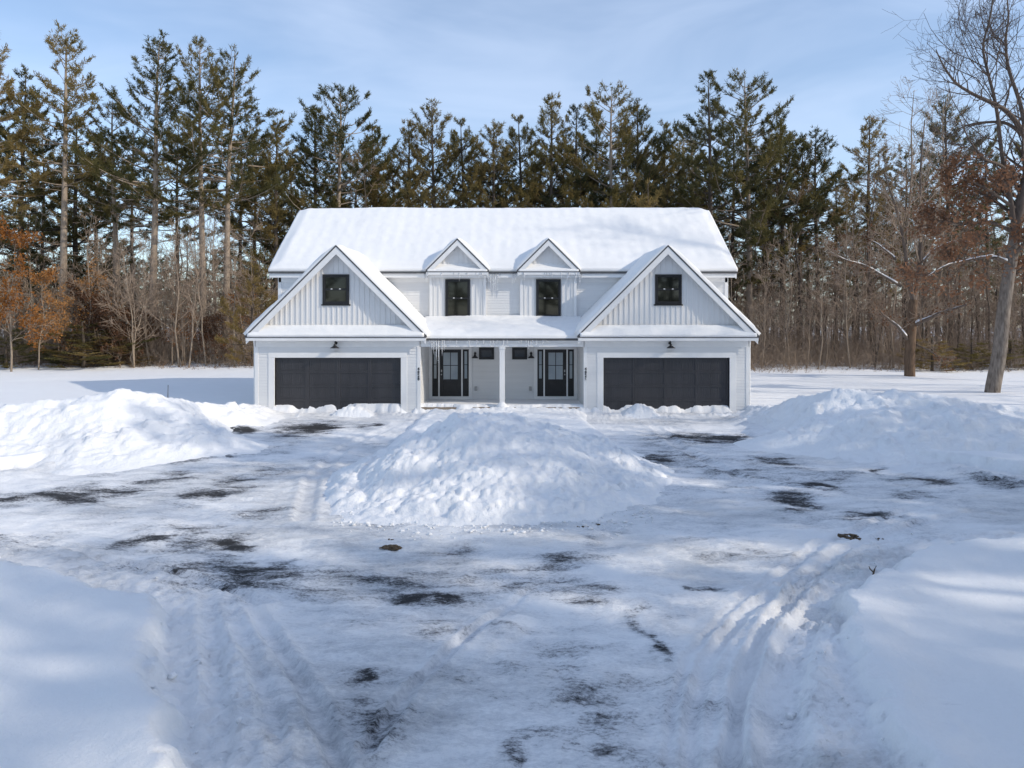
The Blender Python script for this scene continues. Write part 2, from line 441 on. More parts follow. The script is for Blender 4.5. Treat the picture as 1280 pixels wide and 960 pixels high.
def dense_axis(stops):
    out = []
    for (a, b, st) in stops:
        out.append(np.arange(a, b, st))
    return np.concatenate(out + [[stops[-1][1]]])
gx = dense_axis([(-400, -60, 20), (-60, -30, 1.0), (-30, -13, 0.3), (-13, -6, 0.075), (-6, 6, 0.045), (6, 13, 0.075), (13, 30, 0.3), (30, 60, 1.0), (60, 400, 20)])
gy = dense_axis([(-300, -20, 20), (-20, 2, 1.0), (2, 4, 0.2), (4, 8, 0.035), (8, 13, 0.055), (13, 20, 0.09), (20, 28, 0.13), (28, 60, 0.5), (60, 120, 3), (120, 700, 40)])
GX, GY = np.meshgrid(gx, gy)
GZ, FIELD, SD = ground_z(GX, GY)
nx, ny = len(gx), len(gy)
idx = np.arange(nx * ny).reshape(ny, nx)
quads = np.stack([idx[:-1, :-1], idx[:-1, 1:], idx[1:, 1:], idx[1:, :-1]], -1).reshape(-1, 4)
me = mesh_np('snow_ground', np.stack([GX, GY, GZ], -1).reshape(-1, 3), quads, GROUND, True)
bare = np.zeros_like(GX)
WXB = GX + fbm(GX * 1.3, GY * 2.0, 4, 75) * 0.55; WYB = GY + fbm(GX * 1.3, GY * 2.0, 4, 79) * 0.45
for px, py, rx, ry, s in blobs:
    X0, D0 = gp(px, py)
    ax, ay = rx * D0 / F, ry * D0 * D0 / (F * CAM_H)
    q = ((WXB - X0) / (ax * 1.5)) ** 2 + ((WYB - D0) / (ay * 1.5)) ** 2
    bare = np.maximum(bare, s * (1.3 if py > 780 else 1.1) * np.exp(-q * 0.9))
onroad = (1 - FIELD)
bare = np.clip(bare + 0.40 * onroad * sstep(-0.15, 0.5, fbm(GX * 0.6, GY * 0.6, 3, 71)), 0, 1.3) * onroad * sstep(0.1, 0.7, -SD)
for nm, arr in (('bare', bare), ('packed', onroad * np.clip(0.55 + 1.1 * fbm(GX * 0.45, GY * 0.6, 4, 73), 0.12, 1))):
    at_ = me.attributes.new(nm, 'FLOAT', 'POINT')
    at_.data.foreach_set('value', arr.astype(np.float32).ravel())
tag(mobj('snow_ground', me), kind='structure')

def gz(x, y):
    z, _, _ = ground_z(np.array([float(x)]), np.array([float(y)]), False)
    return float(z[0])

# ------------------------------------------------------------------ snow piles
def pile(name, x0, x1, y0, y1, res, hf, label, matl=SNOW_PILE, cat='snow pile', group=None):
    xs = np.arange(x0, x1 + res, res); ys = np.arange(y0, y1 + res, res)
    X, Y = np.meshgrid(xs, ys)
    Z = hf(X, Y)
    n, m = len(xs), len(ys)
    ii = np.arange(n * m).reshape(m, n)
    q = np.stack([ii[:-1, :-1], ii[:-1, 1:], ii[1:, 1:], ii[1:, :-1]], -1).reshape(-1, 4)
    keep = (Z.ravel()[q] > -0.16).any(1)
    q = q[keep]
    used = np.unique(q); remap = -np.ones(n * m, int); remap[used] = np.arange(len(used))
    ox, oy = (x0 + x1) / 2, (y0 + y1) / 2
    V = np.stack([X - ox, Y - oy, Z], -1).reshape(-1, 3)[used]
    o = mobj(name, mesh_np(name, V, remap[q], matl, True))
    o.location = (ox, oy, 0)
    return tag(o, label, cat, group)

def ridge_h(x, y, crest, wf, wb, power=1.25, wob=0.5, s=0):
    """height of a plowed ridge with crest points (x, y, z)"""
    xw = x + fbm(x * 0.45, y * 0.45, 3, 81 + s) * wob; yw = y + fbm(x * 0.45, y * 0.45, 3, 91 + s) * wob
    d, h, side = seg_dist(xw, yw, crest)
    w = np.where(side > 0, wf, wb)
    t = np.clip(1 - d / w, -0.4, 1)
    return h * np.where(t > 0, np.abs(t) ** (power + 0.35) * (1.35 - 0.35 * t), t * 0.35), t

def slabs(x, y, s):
    """broken pieces: random height per irregular cell, soft seams"""
    x = x + fbm(x * 1.5, y * 1.5, 2, s) * 0.35; y = y + fbm(x * 1.5, y * 1.5, 2, s + 1) * 0.35
    xi = np.floor(x).astype(int); yi = np.floor(y).astype(int)
    f1 = np.full(np.shape(x), 9.0); f2 = f1.copy(); hv = np.zeros(np.shape(x))
    for i in (-1, 0, 1):
        for j in (-1, 0, 1):
            cx, cy = xi + i, yi + j
            px = cx + _rt[(cx + s) & 511, (cy + 37) & 511]; py = cy + _rt[(cx + 91) & 511, (cy + s) & 511]
            d = np.hypot(px - x, py - y); hh = _rt[(cx + 13 + s) & 511, (cy + 71) & 511]
            near = d < f1
            f2 = np.where(near, f1, np.minimum(f2, d)); hv = np.where(near, hh, hv); f1 = np.where(near, d, f1)
    return (hv - 0.4) * sstep(0.0, 0.22, f2 - f1)

def rough_snow(x, y, s, amp=1.0):
    amp = amp * (0.9 + 0.0 * x)
    big = slabs(x * 2.2, y * 2.6, s + 5); small = slabs(x * 5.5, y * 6.0, s + 9)
    return rough_soft(x, y, s, amp) * 0.8 + amp * (big * 0.17 * sstep(-0.1, 0.25, fbm(x * 0.7, y * 0.7, 2, s + 3)) + small * 0.05 + fbm(x * 9, y * 9, 3, s + 15) * 0.035)

def rough_soft(x, y, s, amp=1.0):
    return amp * (fbm(x * 0.9, y * 0.9, 3, 101 + s) * 0.15 + (billow(x * 2.6, y * 2.6, 3, 103 + s) - 0.35) * 0.10
                  + (billow(x * 6.5, y * 6.5, 4, 107 + s) - 0.35) * 0.10 + fbm(x * 15, y * 15, 3, 109 + s) * 0.05)

def mound_h(x, y):
    # heap thrown up at the end of the snowy strip between the two lanes
    xw = x + fbm(x * 0.5, y * 0.5, 3, 5) * 0.45; yw = y + fbm(x * 0.5, y * 0.5, 3, 6) * 0.45
    crest = [(-2.9, 15.62, 0.55), (-2.2, 15.58, 1.1), (-1.25, 15.6, 1.56), (0.1, 15.9, 1.40), (0.95, 16.3, 1.12), (1.9, 16.5, 0.85), (2.4, 17.0, 0.5)]
    xw = np.where(xw < -2.9, -2.9 + (xw + 2.9) * 3.2, np.where(xw > 2.4, 2.4 + (xw - 2.4) * 3.0, xw))
    d, h, side = seg_dist(xw, yw, crest)
    w = np.where(side > 0, 3.9, 2.6)
    t = 1 - d / w
    heap = h * np.where(t > 0, np.abs(t) ** 0.95, t * 0.8)
    # strip up to the porch
    ex = sstep(3.65, 2.6, np.abs(x + 0.3 + 0.3 * fbm(x * 0.5, y * 0.5, 3, 5))); ey = sstep(14.5, 16.0, yw) * sstep(26.6, 25.6, y)
    strip = (0.33 + 0.06 * fbm(x * 0.6, y * 1.2, 3, 15)) * ex * ey - 0.3 * (1 - ex * ey)
    lump = 0.10 * np.exp(-((y - 25.45) / 0.35) ** 2) * (0.2 + 1.2 * billow(x * 3.2, y * 3.2, 3, 17)) * ex
    z = np.maximum(heap, strip) + 0.12 * np.exp(-np.abs(heap - strip) * 4)
    face = sstep(17.2, 15.8, y)
    z = z + rough_snow(x, y, 3, 1.0) * (0.25 + 0.75 * face) * sstep(-0.2, 0.4, z) + lump
    # slide gullies down the heap
    z = z - 0.025 * face * np.abs(np.sin(x * 2.7 + 1.2 * fbm(x, y * 0.4, 2, 19))) ** 6 * sstep(0.1, 0.7, z)
    return z - 0.06
pile('snow_pile', -5.2, 4.8, 10.6, 26.4, 0.045, mound_h, 'tall rough snow pile heaped between the two driveway lanes in front of the porch', group='plowed snow piles')

left_crest = [(-30, 16.5, 1.15), (-18, 17.3, 1.2), (-14.8, 18.3, 1.30), (-12.9, 19.2, 1.42), (-11.6, 19.6, 1.66), (-10.6, 20.4, 1.5), (-10.35, 22.3, 1.0), (-9.95, 25.2, 0.55), (-9.9, 26.0, 0.45)]
def left_h(x, y):
    h, t = ridge_h(x, y, left_crest, 4.2, 2.6, 1.25, 0.6, 1)
    w2 = sstep(18.5, 22.5, y)
    h2, t2 = ridge_h(x, y, left_crest, 1.9, 1.6, 1.2, 0.3, 1)
    h = h * (1 - w2) + h2 * w2
    return h + rough_snow(x, y, 11, 1.15) * sstep(-0.1, 0.5, h) - 0.05
pile('snow_pile', -30, -5.4, 11.5, 27.0, 0.075, left_h, 'long sunlit bank of plowed snow running left from the left garage corner', group='plowed snow piles')

right_crest = [(8.9, 25.6, 0.35), (9.2, 24.2, 0.7), (9.5, 22.2, 1.2), (9.9, 20.7, 1.66), (11.2, 20.0, 1.58), (12.2, 19.6, 1.5), (14.3, 19.1, 1.22), (20, 18.2, 1.1), (30, 17.8, 1.0)]
def right_h(x, y):
    h, t = ridge_h(x, y, right_crest, 4.0, 2.4, 1.2, 0.6, 2)
    w2 = sstep(18.5, 22.5, y)
    h2, t2 = ridge_h(x, y, right_crest, 1.6, 1.5, 1.2, 0.3, 2)
    h = h * (1 - w2) + h2 * w2
    return h + rough_snow(x, y, 23, 0.95) * sstep(-0.1, 0.5, h) - 0.05
pile('snow_pile', 4.2, 30, 12.5, 27.0, 0.075, right_h, 'long shaded bank of plowed snow right of the right garage under the leaning oak', group='plowed snow piles')

# low lumps the plow left against the garage doors
def clump(px0, px1, h, label, y0=25.75, s=0):
    xa, xb = (px0 - CX) * 25.8 / F, (px1 - CX) * 25.8 / F
    xc, hw = (xa + xb) / 2, (xb - xa) / 2
    def f(x, y):
        q = ((x - xc) / (hw * 1.15)) ** 2; r = ((y - y0) / 0.42) ** 2
        z = h * np.clip(1 - q, -0.5, 1) * np.clip(1.1 - r, -0.6, 1)
        z = np.where((q > 1) & (r > 1.1), -0.3, z)
        return z + rough_snow(x, y, 41 + s, 0.9) * sstep(-0.02, 0.12, z) - 0.02
    pile('snow_clump', xc - hw - 0.3, xc + hw + 0.3, y0 - 0.6, min(y0 + 0.6, 26.28), 0.045, f, label, cat='snow lump', group='snow lumps at the garage doors')
clump(415, 468, 0.36, 'chunky snow lump against the left garage door near its right jamb', s=1)
clump(776, 824, 0.38, 'block of broken snow near the left jamb of the right garage door', s=2)
clump(842, 930, 0.16, 'low snow ridge along the right half of the right garage door', s=3)
clump(322, 405, 0.09, 'low snow ridge along the left half of the left garage door', s=4)

# ================================================================== HOUSE
HX, HYD = -0.38, 26.3
house = empty('house', (HX, HYD, 0))
tag(house, 'white two family farmhouse with snow covered roofs and two black garage doors', 'house')
GC, GW = 6.33, 3.16              # garage centre and half width
MW = 9.56                        # main block half width
MY, MEZ = 2.8, 5.70              # main wall, main eave height
EY = 2.48; RY = 6.8; RZ = MEZ + (RY - EY) * 0.768
def roof_z(y): return MEZ + 0.768 * (y - EY)

def clap(mb, p0, along, n, L, z0, z1, ex=0.112, lap=0.026):
    """sawtooth clapboards: strip from p0 (x,y) along a unit vector, outward normal n"""
    k = int(math.ceil((z1 - z0) / ex))
    a = np.array(along); nn = np.array(n)
    for i in range(k):
        za = z0 + i * ex; zb = min(za + ex, z1)
        b0 = np.array(p0) + nn * lap; t0 = np.array(p0) + nn * 0.003
        A = [(*(b0), za), (*(b0 + a * L), za), (*(t0 + a * L), zb), (*t0, zb)]
        q0 = np.array(p0) - nn * 0.02
        B = [(*q0, za), (*(q0 + a * L), za), (*(q0 + a * L), zb), (*q0, zb)]
        mb.poly_prism(A, B)

# --- main block walls
m = MB(); m.box(-MW, MW, MY + 0.03, 2 * RY - MY, 0, MEZ - 0.12)
for sx in (-1, 1):
    m.poly_prism([(sx * (MW - 0.02), MY + 0.05, MEZ - 0.12), (sx * (MW - 0.02), 2 * RY - MY - 0.02, MEZ - 0.12), (sx * (MW - 0.02), RY, RZ - 0.15)],
                 [(sx * (MW - 0.2), MY + 0.05, MEZ - 0.12), (sx * (MW - 0.2), 2 * RY - MY - 0.02, MEZ - 0.12), (sx * (MW - 0.2), RY, RZ - 0.15)])
clap(m, (-MW, MY + 0.02), (1, 0), (0, -1), 2 * MW, 0.25, MEZ - 0.13)
for sx in (-1, 1):
    clap(m, (sx * MW, MY + 0.03), (0, 1), (sx, 0), 2 * (RY - MY) - 0.06, 0.25, MEZ - 0.13)
m.build('main_wall', SIDING, house)

def corner(x0, x1, y0, y1, z0, z1): MB().box(x0, x1, y0, y1, z0, z1).build('corner_board', TRIM, house, 0.004)
for sx in (-1, 1):
    a, b = sorted((sx * (MW - 0.11), sx * (MW + 0.03)))
    corner(a, b, MY - 0.03, MY + 0.11, 0.2, MEZ - 0.14)

# --- garages
PENT_Z0, PENT_Z1 = 3.03, 3.34
for sx in (-1, 1):
    c = sx * GC
    x0, x1 = c - GW, c + GW
    dl, dr = c - 2.43, c + 2.43
    m = MB()
    m.box(x0, x0 + 0.03, 0.03, MY, 0, 3.0); m.box(x1 - 0.03, x1, 0.03, MY, 0, 3.0)
    m.box(x0 + 0.03, dl, 0.0, 0.15, 0, 3.0); m.box(dr, x1 - 0.03, 0.0, 0.15, 0, 3.0); m.box(dl, dr, 0.0, 0.15, 2.2, 3.0)
    clap(m, (x0, 0), (1, 0), (0, -1), dl - 0.24 - x0, 0.1, 2.62); clap(m, (dr + 0.24, 0), (1, 0), (0, -1), x1 - dr - 0.24, 0.1, 2.62)
    clap(m, (dl - 0.24, 0), (1, 0), (0, -1), dr - dl + 0.48, 2.43, 2.62)
    clap(m, (x0, 0.02), (0, 1), (-1, 0), MY - 0.02, 0.1, 2.95); clap(m, (x1, 0.02), (0, 1), (1, 0), MY - 0.02, 0.1, 2.95)
    m.build('garage_wall', SIDING, house)
    # door casing and frieze
    m = MB()
    m.box(dl - 0.24, dl, -0.035, 0.10, 0, 2.20); m.box(dr, dr + 0.24, -0.035, 0.10, 0, 2.20); m.box(dl - 0.24, dr + 0.24, -0.038, 0.10, 2.203, 2.42)
    m.build('garage_door_trim', TRIM, house, 0.005)
    MB().box(x0 + 0.01, x1 - 0.01, -0.03, 0.02, 2.62, 2.93).build('frieze_board', TRIM, house, 0.004)
    for xx in (x0, x1):
        corner(xx - (0.03 if xx == x0 else 0.10), xx + (0.10 if xx == x0 else 0.03), -0.035, 0.10, 0.05, 2.62)
    # overhead door: four sections of four beadboard panels
    door = MB(); door.box(dl + 0.004, dr - 0.004, 0.105, 0.14, 0.02, 2.195)
    fr = MB(); bead = MB()
    sh = 2.17 / 4; pw = (dr - dl - 0.02) / 4
    for r in range(4):
        za = 0.02 + r * sh
        for q in range(4):
            xa = dl + 0.01 + q * pw
            fr.box(xa + 0.002, xa + 0.075, 0.076, 0.104, za + 0.004, za + sh - 0.004); fr.box(xa + pw - 0.075, xa + pw - 0.002, 0.076, 0.104, za + 0.004, za + sh - 0.004)
            fr.box(xa + 0.075, xa + pw - 0.075, 0.077, 0.104, za + 0.004, za + 0.055); fr.box(xa + 0.075, xa + pw - 0.075, 0.077, 0.104, za + sh - 0.055, za + sh - 0.004)
            nb = 12; bw = (pw - 0.15) / nb
            for b in range(nb):
                bead.box(xa + 0.075 + b * bw + 0.008, xa + 0.075 + (b + 1) * bw - 0.008, 0.098, 0.1045, za + 0.056, za + sh - 0.056)
    d = door.build('garage_door', GDOOR, house)
    fr.build('door_rails', GDOOR, d, 0.002); bead.build('beadboard_panels', GDOOR, d)
    # gable wall of board and batten
    zt = 6.40
    m = MB()
    hz = 3.0
    m.poly_prism([(c - (zt - hz), 0.0, hz), (c + (zt - hz), 0.0, hz), (c, 0.0, zt)], [(c - (zt - hz), 0.12, hz), (c + (zt - hz), 0.12, hz), (c, 0.12, zt)])
    k = -15
    while k <= 15:
        xb = k * 0.2
        top = zt - abs(xb) - 0.05
        if top > 3.35:
            if abs(xb - sx * 0.07) < 0.56:
                m.box(c + xb - 0.022, c + xb + 0.022, -0.022, 0.005, 3.05, 4.205)
                if top > 5.42: m.box(c + xb - 0.022, c + xb + 0.022, -0.022, 0.005, 5.412, top)
            else: m.box(c + xb - 0.022, c + xb + 0.022, -0.022, 0.005, 3.05, top)
        k += 1
    m.build('gable_wall', BATTEN, house)

# --- gabled roof over a projection
def gable_roof(c, half, ze, yf, wall_y, back, name, snowT, rake=0.2):
    za = ze + half
    roof = MB()
    nrm = 0.045
    for s in (-1, 1):
        pts = [(0, 0)] + [(half, 0)]
        ys = [half * k / 6 for k in range(7)]
        a = [(c, yf, za)] + [(c + s * half, yf, ze)] + [(c + s * t, back(za - t), za - t) for t in reversed(ys)]
        a = [a[0], a[1]] + a[2:]
        b = [(p[0], p[1], p[2] - nrm * 1.414) for p in a]
        roof.poly_prism(a, b)
    r = roof.build(name, SHINGLE, house)
    tr = MB(); dr = MB()
    v = rake * 1.414
    for s in (-1, 1):
        e = half - 0.02
        o = 0.066
        for (y0, y1, d0, d1) in ((yf + 0.004, yf + 0.034, o, o + v), (yf + 0.034, wall_y + 0.02, o + 0.05, o + 0.08)):
            a = [(c, y0, za - d0), (c + s * e, y0, za - e - d0), (c + s * e, y0, za - e - d1), (c, y0, za - d1)]
            b = [(p[0], y1, p[2]) for p in a]
            tr.poly_prism(a, b)
        # eave fascia along the sides
        bk = back(ze) - 0.02
        xa, xb = sorted((c + s * (half - 0.03), c + s * (half - 0.06)))
        tr.box(xa, xb, yf + 0.04, bk, ze - 0.17, ze - 0.062 + 0.02)
        xa, xb = sorted((c + s * (half - 0.061), c + s * (half - 0.34)))
        tr.box(xa, xb, wall_y - 0.0, bk, ze - 0.16, ze - 0.13)
        # drip edge
        a = [(c, yf - 0.012, za + 0.006), (c + s * (half + 0.01), yf - 0.012, ze - 0.004), (c + s * (half + 0.01), yf - 0.012, ze - 0.06), (c, yf - 0.012, za - 0.05)]
        b = [(p[0], yf - 0.001, p[2]) for p in a]
        dr.poly_prism(a, b)
    tr.build('rake_trim', TRIM, house)
    dr.build('drip_edge', DRIP, r)
    # snow: one sheet over both slopes, rounded at the ridge and plump at the edges
    nu, nv = 61, 41
    U = np.linspace(-1, 1, nu); V = np.linspace(0, 1, nv) ** 1.3
    uu, vv = np.meshgrid(U, V)
    xx = c + uu * half; t = np.abs(uu) * half
    bk = np.vectorize(lambda q: back(za - q))(t)
    yy = yf + vv * (bk - yf)
    zb = za - np.sqrt(t * t + 0.03 ** 2)
    eu = half - t; ev = yy - yf
    e = np.minimum(eu * 1.414, ev)
    T = snowT * (0.55 + 0.45 * sstep(0, 0.35, e)) * (1 + 0.35 * fbm(xx * 1.1 + 5, yy * 1.1, 3, int(abs(c) * 10) % 40 + 3)) + 0.012 * fbm(xx * 5, yy * 5, 3, 9)
    nxv = np.sign(uu) * 0.707 * sstep(0, 0.25, t); nzv = np.sqrt(1 - nxv ** 2)
    zridge = -0.10 * np.exp(-(t / 0.22) ** 2) * 0.6
    top = np.stack([xx + nxv * T, yy, zb + nzv * T + zridge], -1)
    top[0, :, 1] += 0.0
    base = np.stack([xx, yy, zb - 0.02], -1)
    add_snow('snow_cover', top, base, r)
    return r

def add_snow(name, top, base, parent, matl=None):
    m_, n_ = top.shape[:2]
    V = np.concatenate([top.reshape(-1, 3), base.reshape(-1, 3)])
    ii = np.arange(m_ * n_).reshape(m_, n_); off = m_ * n_
    q = [np.stack([ii[:-1, :-1], ii[:-1, 1:], ii[1:, 1:], ii[1:, :-1]], -1).reshape(-1, 4)]
    for edge in (ii[0, :], ii[::-1][0, ::-1], ii[::-1, 0], ii[:, -1]):
        a, b = edge[:-1], edge[1:]
        q.append(np.stack([a + off, b + off, b, a], -1))
    me_ = mesh_np(name, V, q, matl or SNOW_ROOF, True)
    return mobj(name, me_, parent)

def sheet_snow(parent, x0, x1, y0, z0, y1, z1, T, nu, nv, ripple=0.0, edges=(1, 1, 1, 1), s=0):
    """snow on a single slope from (y0,z0) at the eave to (y1,z1)"""
    xs = np.linspace(x0, x1, nu); vs_ = np.linspace(0, 1, nv)
    X, v = np.meshgrid(xs, vs_)
    Y = y0 + v * (y1 - y0); Z = z0 + v * (z1 - z0)
    L = math.hypot(y1 - y0, z1 - z0); ny_, nz_ = -(z1 - z0) / L, (y1 - y0) / L
    e = np.full(X.shape, 9.0)
    if edges[0]: e = np.minimum(e, v * L)
    if edges[1]: e = np.minimum(e, (1 - v) * L)
    if edges[2]: e = np.minimum(e, X - x0)
    if edges[3]: e = np.minimum(e, x1 - X)
    T_ = T * (0.5 + 0.5 * sstep(0, 0.4, e)) * (1 + 0.25 * fbm(X * 0.8, Y * 0.8, 4, 33 + s)) + 0.012 * fbm(X * 4, Y * 4, 3, 39 + s)
    T_ = T_ + ripple * np.sin(X * 2 * PI / 0.56 + 0.8 * fbm(X * 0.4, Y * 0.3, 2, 45)) * sstep(0.1, 0.5, e)
    top = np.stack([X, Y + ny_ * T_, Z + nz_ * T_], -1); base = np.stack([X, Y, Z - 0.02], -1)
    return add_snow('snow_cover', top, base, parent)

# --- main roof
HALF_M = 9.88
m = MB()
for (ya, yb) in ((EY, RY), (2 * RY - EY, RY)):
    a = [(-HALF_M, ya, MEZ), (HALF_M, ya, MEZ), (HALF_M, yb, RZ), (-HALF_M, yb, RZ)]
    m.poly_prism(a, [(p[0], p[1], p[2] - 0.06) for p in a])
mroof = m.build('main_roof', SHINGLE, house)
sheet = None
# snow over both slopes as one sheet
xs = np.linspace(-HALF_M - 0.02, HALF_M + 0.02, 320)
sv = np.concatenate([np.linspace(0, 0.9, 52), np.linspace(0.9, 1.1, 17)[1:], np.linspace(1.1, 2, 26)[1:]])
X, S = np.meshgrid(xs, sv)
t = np.abs(1 - S); run = RY - EY
Y = RY - (1 - S) * (run - 0.03)
Z = RZ - np.sqrt((t * run) ** 2 + 0.12 ** 2) * 0.757 + 0.0
e = np.minimum(np.minimum(S, 2 - S) * run * 1.25, np.minimum(X + HALF_M + 0.02, HALF_M + 0.02 - X))
T = 0.21 * (0.42 + 0.58 * sstep(0, 0.55, e)) * (1 + 0.22 * fbm(X * 0.5, Y * 0.5, 4, 61)) + 0.010 * fbm(X * 4, Y * 4, 3, 63)
T = T + 0.0032 * np.sin(X * 2 * PI / 0.56 + 0.7 * fbm(X * 0.35, Y * 0.3, 2, 65)) * sstep(0.2, 0.8, e)
sg = np.clip((1 - S) * 8, -1, 1)
nyv = -0.603 * sg; nzv = np.sqrt(1 - nyv ** 2)
top = np.stack([X, Y + nyv * T, Z + nzv * T], -1); base = np.stack([X, Y, Z - 0.04], -1)
add_snow('snow_cover', top, base, mroof)
# eave and rake trim of the main roof
m = MB()
m.box(-HALF_M + 0.02, HALF_M - 0.02, EY + 0.012, EY + 0.04, MEZ - 0.24, MEZ - 0.062)
m.box(-HALF_M + 0.02, HALF_M - 0.02, EY + 0.041, MY + 0.02, MEZ - 0.20, MEZ - 0.17)
m.box(-MW, MW, MY - 0.03, MY + 0.015, MEZ - 0.42, MEZ - 0.203)
for sx in (-1, 1):
    x0, x1 = sorted((sx * (HALF_M - 0.02), sx * (HALF_M - 0.05)))
    for (ya, yb) in ((EY + 0.041, RY), (2 * RY - EY - 0.041, RY)):
        za, zb = roof_z(EY + 0.041), RZ
        a = [(x0, ya, za - 0.064), (x0, yb, zb - 0.064), (x0, yb, zb - 0.32), (x0, ya, za - 0.32)]
        m.poly_prism(a, [(x1, p[1], p[2]) for p in a])
        x2 = sx * (MW - 0.05)
        a = [(x1 if sx > 0 else x0, ya, za - 0.2), (x1 if sx > 0 else x0, yb, zb - 0.2), (x1 if sx > 0 else x0, yb, zb - 0.23), (x1 if sx > 0 else x0, ya, za - 0.23)]
        m.poly_prism(a, [(x2, p[1], p[2]) for p in a])
m.build('eave_trim', TRIM, house)
MB().box(-HALF_M, HALF_M, EY - 0.045, EY - 0.001, MEZ - 0.07, MEZ + 0.012).build('drip_edge', DRIP, mroof)

# --- garage roofs with pent returns
def back_g(z): return min(max((z - MEZ) / 0.757 + EY + 0.15, MY + 0.02), 5.0) if z > MEZ - 0.1 else MY + 0.02
for sx in (-1, 1):
    c = sx * GC
    gable_roof(c, 3.45, 3.06, -0.30, 0.0, back_g, 'garage_roof', 0.20)
    m = MB()
    a = [(c - 3.40, -0.34, PENT_Z0), (c + 3.40, -0.34, PENT_Z0), (c + 3.06, 0.0, PENT_Z1), (c - 3.06, 0.0, PENT_Z1)]
    m.poly_prism(a, [(p[0], p[1], p[2] - 0.045) for p in a])
    pr = m.build('pent_roof', SHINGLE, house)
    sheet_snow(pr, c - 3.36, c + 3.36, -0.35, PENT_Z0, -0.01, PENT_Z1 + 0.03, 0.13, 90, 14, 0, (1, 0, 1, 1), 3 + sx)
    m = MB()
    m.box(c - 3.43, c + 3.43, -0.335, -0.30, 2.86, PENT_Z0 - 0.048); m.box(c - 3.42, c + 3.42, -0.298, 0.02, 2.895, 2.93)
    m.build('eave_trim', TRIM, house, 0.003)
    MB().box(c - 3.46, c + 3.46, -0.352, -0.337, PENT_Z0 - 0.055, PENT_Z0 + 0.006).build('drip_edge', DRIP, pr)

# --- dormers (bumped out bays with little gables)
DC, DW, DY = 1.92, 1.18, 2.67
def back_d(z): return min(max((z - MEZ) / 0.757 + EY + 0.2, EY + 0.3), 5.2)
for sx in (-1, 1):
    c = sx * DC
    m = MB()
    m.box(c - DW, c + DW, DY, MY + 0.1, 3.5, 5.76)
    m.poly_prism([(c - DW, DY, 5.762), (c + DW, DY, 5.762), (c, DY, 5.76 + DW + 0.06)], [(c - DW, DY + 0.12, 5.762), (c + DW, DY + 0.12, 5.762), (c, DY + 0.12, 5.76 + DW + 0.06)])
    for k in range(-5, 6):
        xb = k * 0.2
        m.box(c + xb - 0.022, c + xb + 0.022, DY - 0.022, DY + 0.005, 5.402 if abs(xb) < 0.56 else 3.55, 5.76 + DW - abs(xb) - 0.02)
    m.build('dormer_wall', BATTEN, house)
    for s2 in (-1, 1):
        xa, xb = sorted((c + s2 * (DW + 0.02), c + s2 * (DW - 0.09)))
        corner(xa, xb, DY - 0.035, DY + 0.06, 3.5, 5.6)
    gable_roof(c, 1.32, 5.78, DY - 0.28, DY, back_d, 'dormer_roof', 0.15, 0.17)
    m = MB()
    a = [(c - 1.30, DY - 0.30, 5.73), (c + 1.30, DY - 0.30, 5.73), (c + 1.1, DY, 5.86), (c - 1.1, DY, 5.86)]
    m.poly_prism(a, [(p[0], p[1], p[2] - 0.04) for p in a])
    pr = m.build('pent_roof', SHINGLE, house)
    sheet_snow(pr, c - 1.26, c + 1.26, DY - 0.31, 5.73, DY - 0.01, 5.88, 0.10, 40, 12, 0, (1, 0, 1, 1), 12 + sx)
    m = MB(); m.box(c - 1.31, c + 1.31, DY - 0.295, DY - 0.265, 5.57, 5.685); m.box(c - 1.30, c + 1.30, DY - 0.263, DY + 0.02, 5.60, 5.63)
    m.build('eave_trim', TRIM, house, 0.003)
    MB().box(c - 1.34, c + 1.34, DY - 0.312, DY - 0.297, 5.68, 5.736).build('drip_edge', DRIP, pr)

# --- porch
PZ0, PZ1 = 2.95, 3.68
m = MB()
a = [(-3.16, -0.12, PZ0), (3.16, -0.12, PZ0), (3.16, MY, PZ1), (-3.16, MY, PZ1)]
m.poly_prism(a, [(p[0], p[1], p[2] - 0.06) for p in a])
proof = m.build('porch_roof', SHINGLE, house)
sheet_snow(proof, -3.3, 3.3, -0.14, PZ0, MY - 0.0, PZ1, 0.20, 110, 50, 0, (1, 0, 0, 0), 21)
m = MB(); m.box(-2.93, 2.93, -0.10, -0.07, PZ0 - 0.16, PZ0 - 0.062); m.box(-3.14, 3.14, -0.03, 0.13, 2.62, 2.86); m.box(-3.14, 3.14, 0.131, MY - 0.02, 2.66, 2.69)
m.build('porch_beam', TRIM, house, 0.004)
g = MB(); g.box(-2.95, 2.95, -0.155, -0.145, PZ0 - 0.085, PZ0 + 0.0); g.box(-2.95, 2.95, -0.145, -0.103, PZ0 - 0.085, PZ0 - 0.075)
g.build('gutter', DRIP, proof)
m = MB()
for k in range(20):
    m.box(-3.12, 3.12, 0.02 + k * 0.138, 0.02 + k * 0.138 + 0.132, 0.25, 0.29)
m.box(-3.12, 3.12, 0.0, 0.018, 0.05, 0.285)
m.build('porch_floor', WOODF, house)
m = MB(); m.box(-0.10, 0.10, -0.02, 0.12, 0.29, 2.62); m.box(-0.125, 0.125, -0.04, 0.145, 0.29, 0.46); m.box(-0.125, 0.125, -0.04, 0.145, 2.52, 2.618)
m.build('porch_post', TRIM, house, 0.006)
ps = pile('snow_clump', HX - 0.45, HX + 0.45, HYD - 0.35, HYD + 0.45, 0.04,
          lambda x, y: 0.29 + 0.26 * np.exp(-(((x - HX) / 0.22) ** 2 + ((y - HYD - 0.02) / 0.25) ** 2)) * (1 + rough_snow(x, y, 5, 1.5)) - 0.03 - 0.6 * sstep(0.25, 0.45, np.hypot(x - HX, y - HYD - 0.05)),
          'small drift of snow around the foot of the white porch post', cat='snow lump', group='snow lumps on the porch')

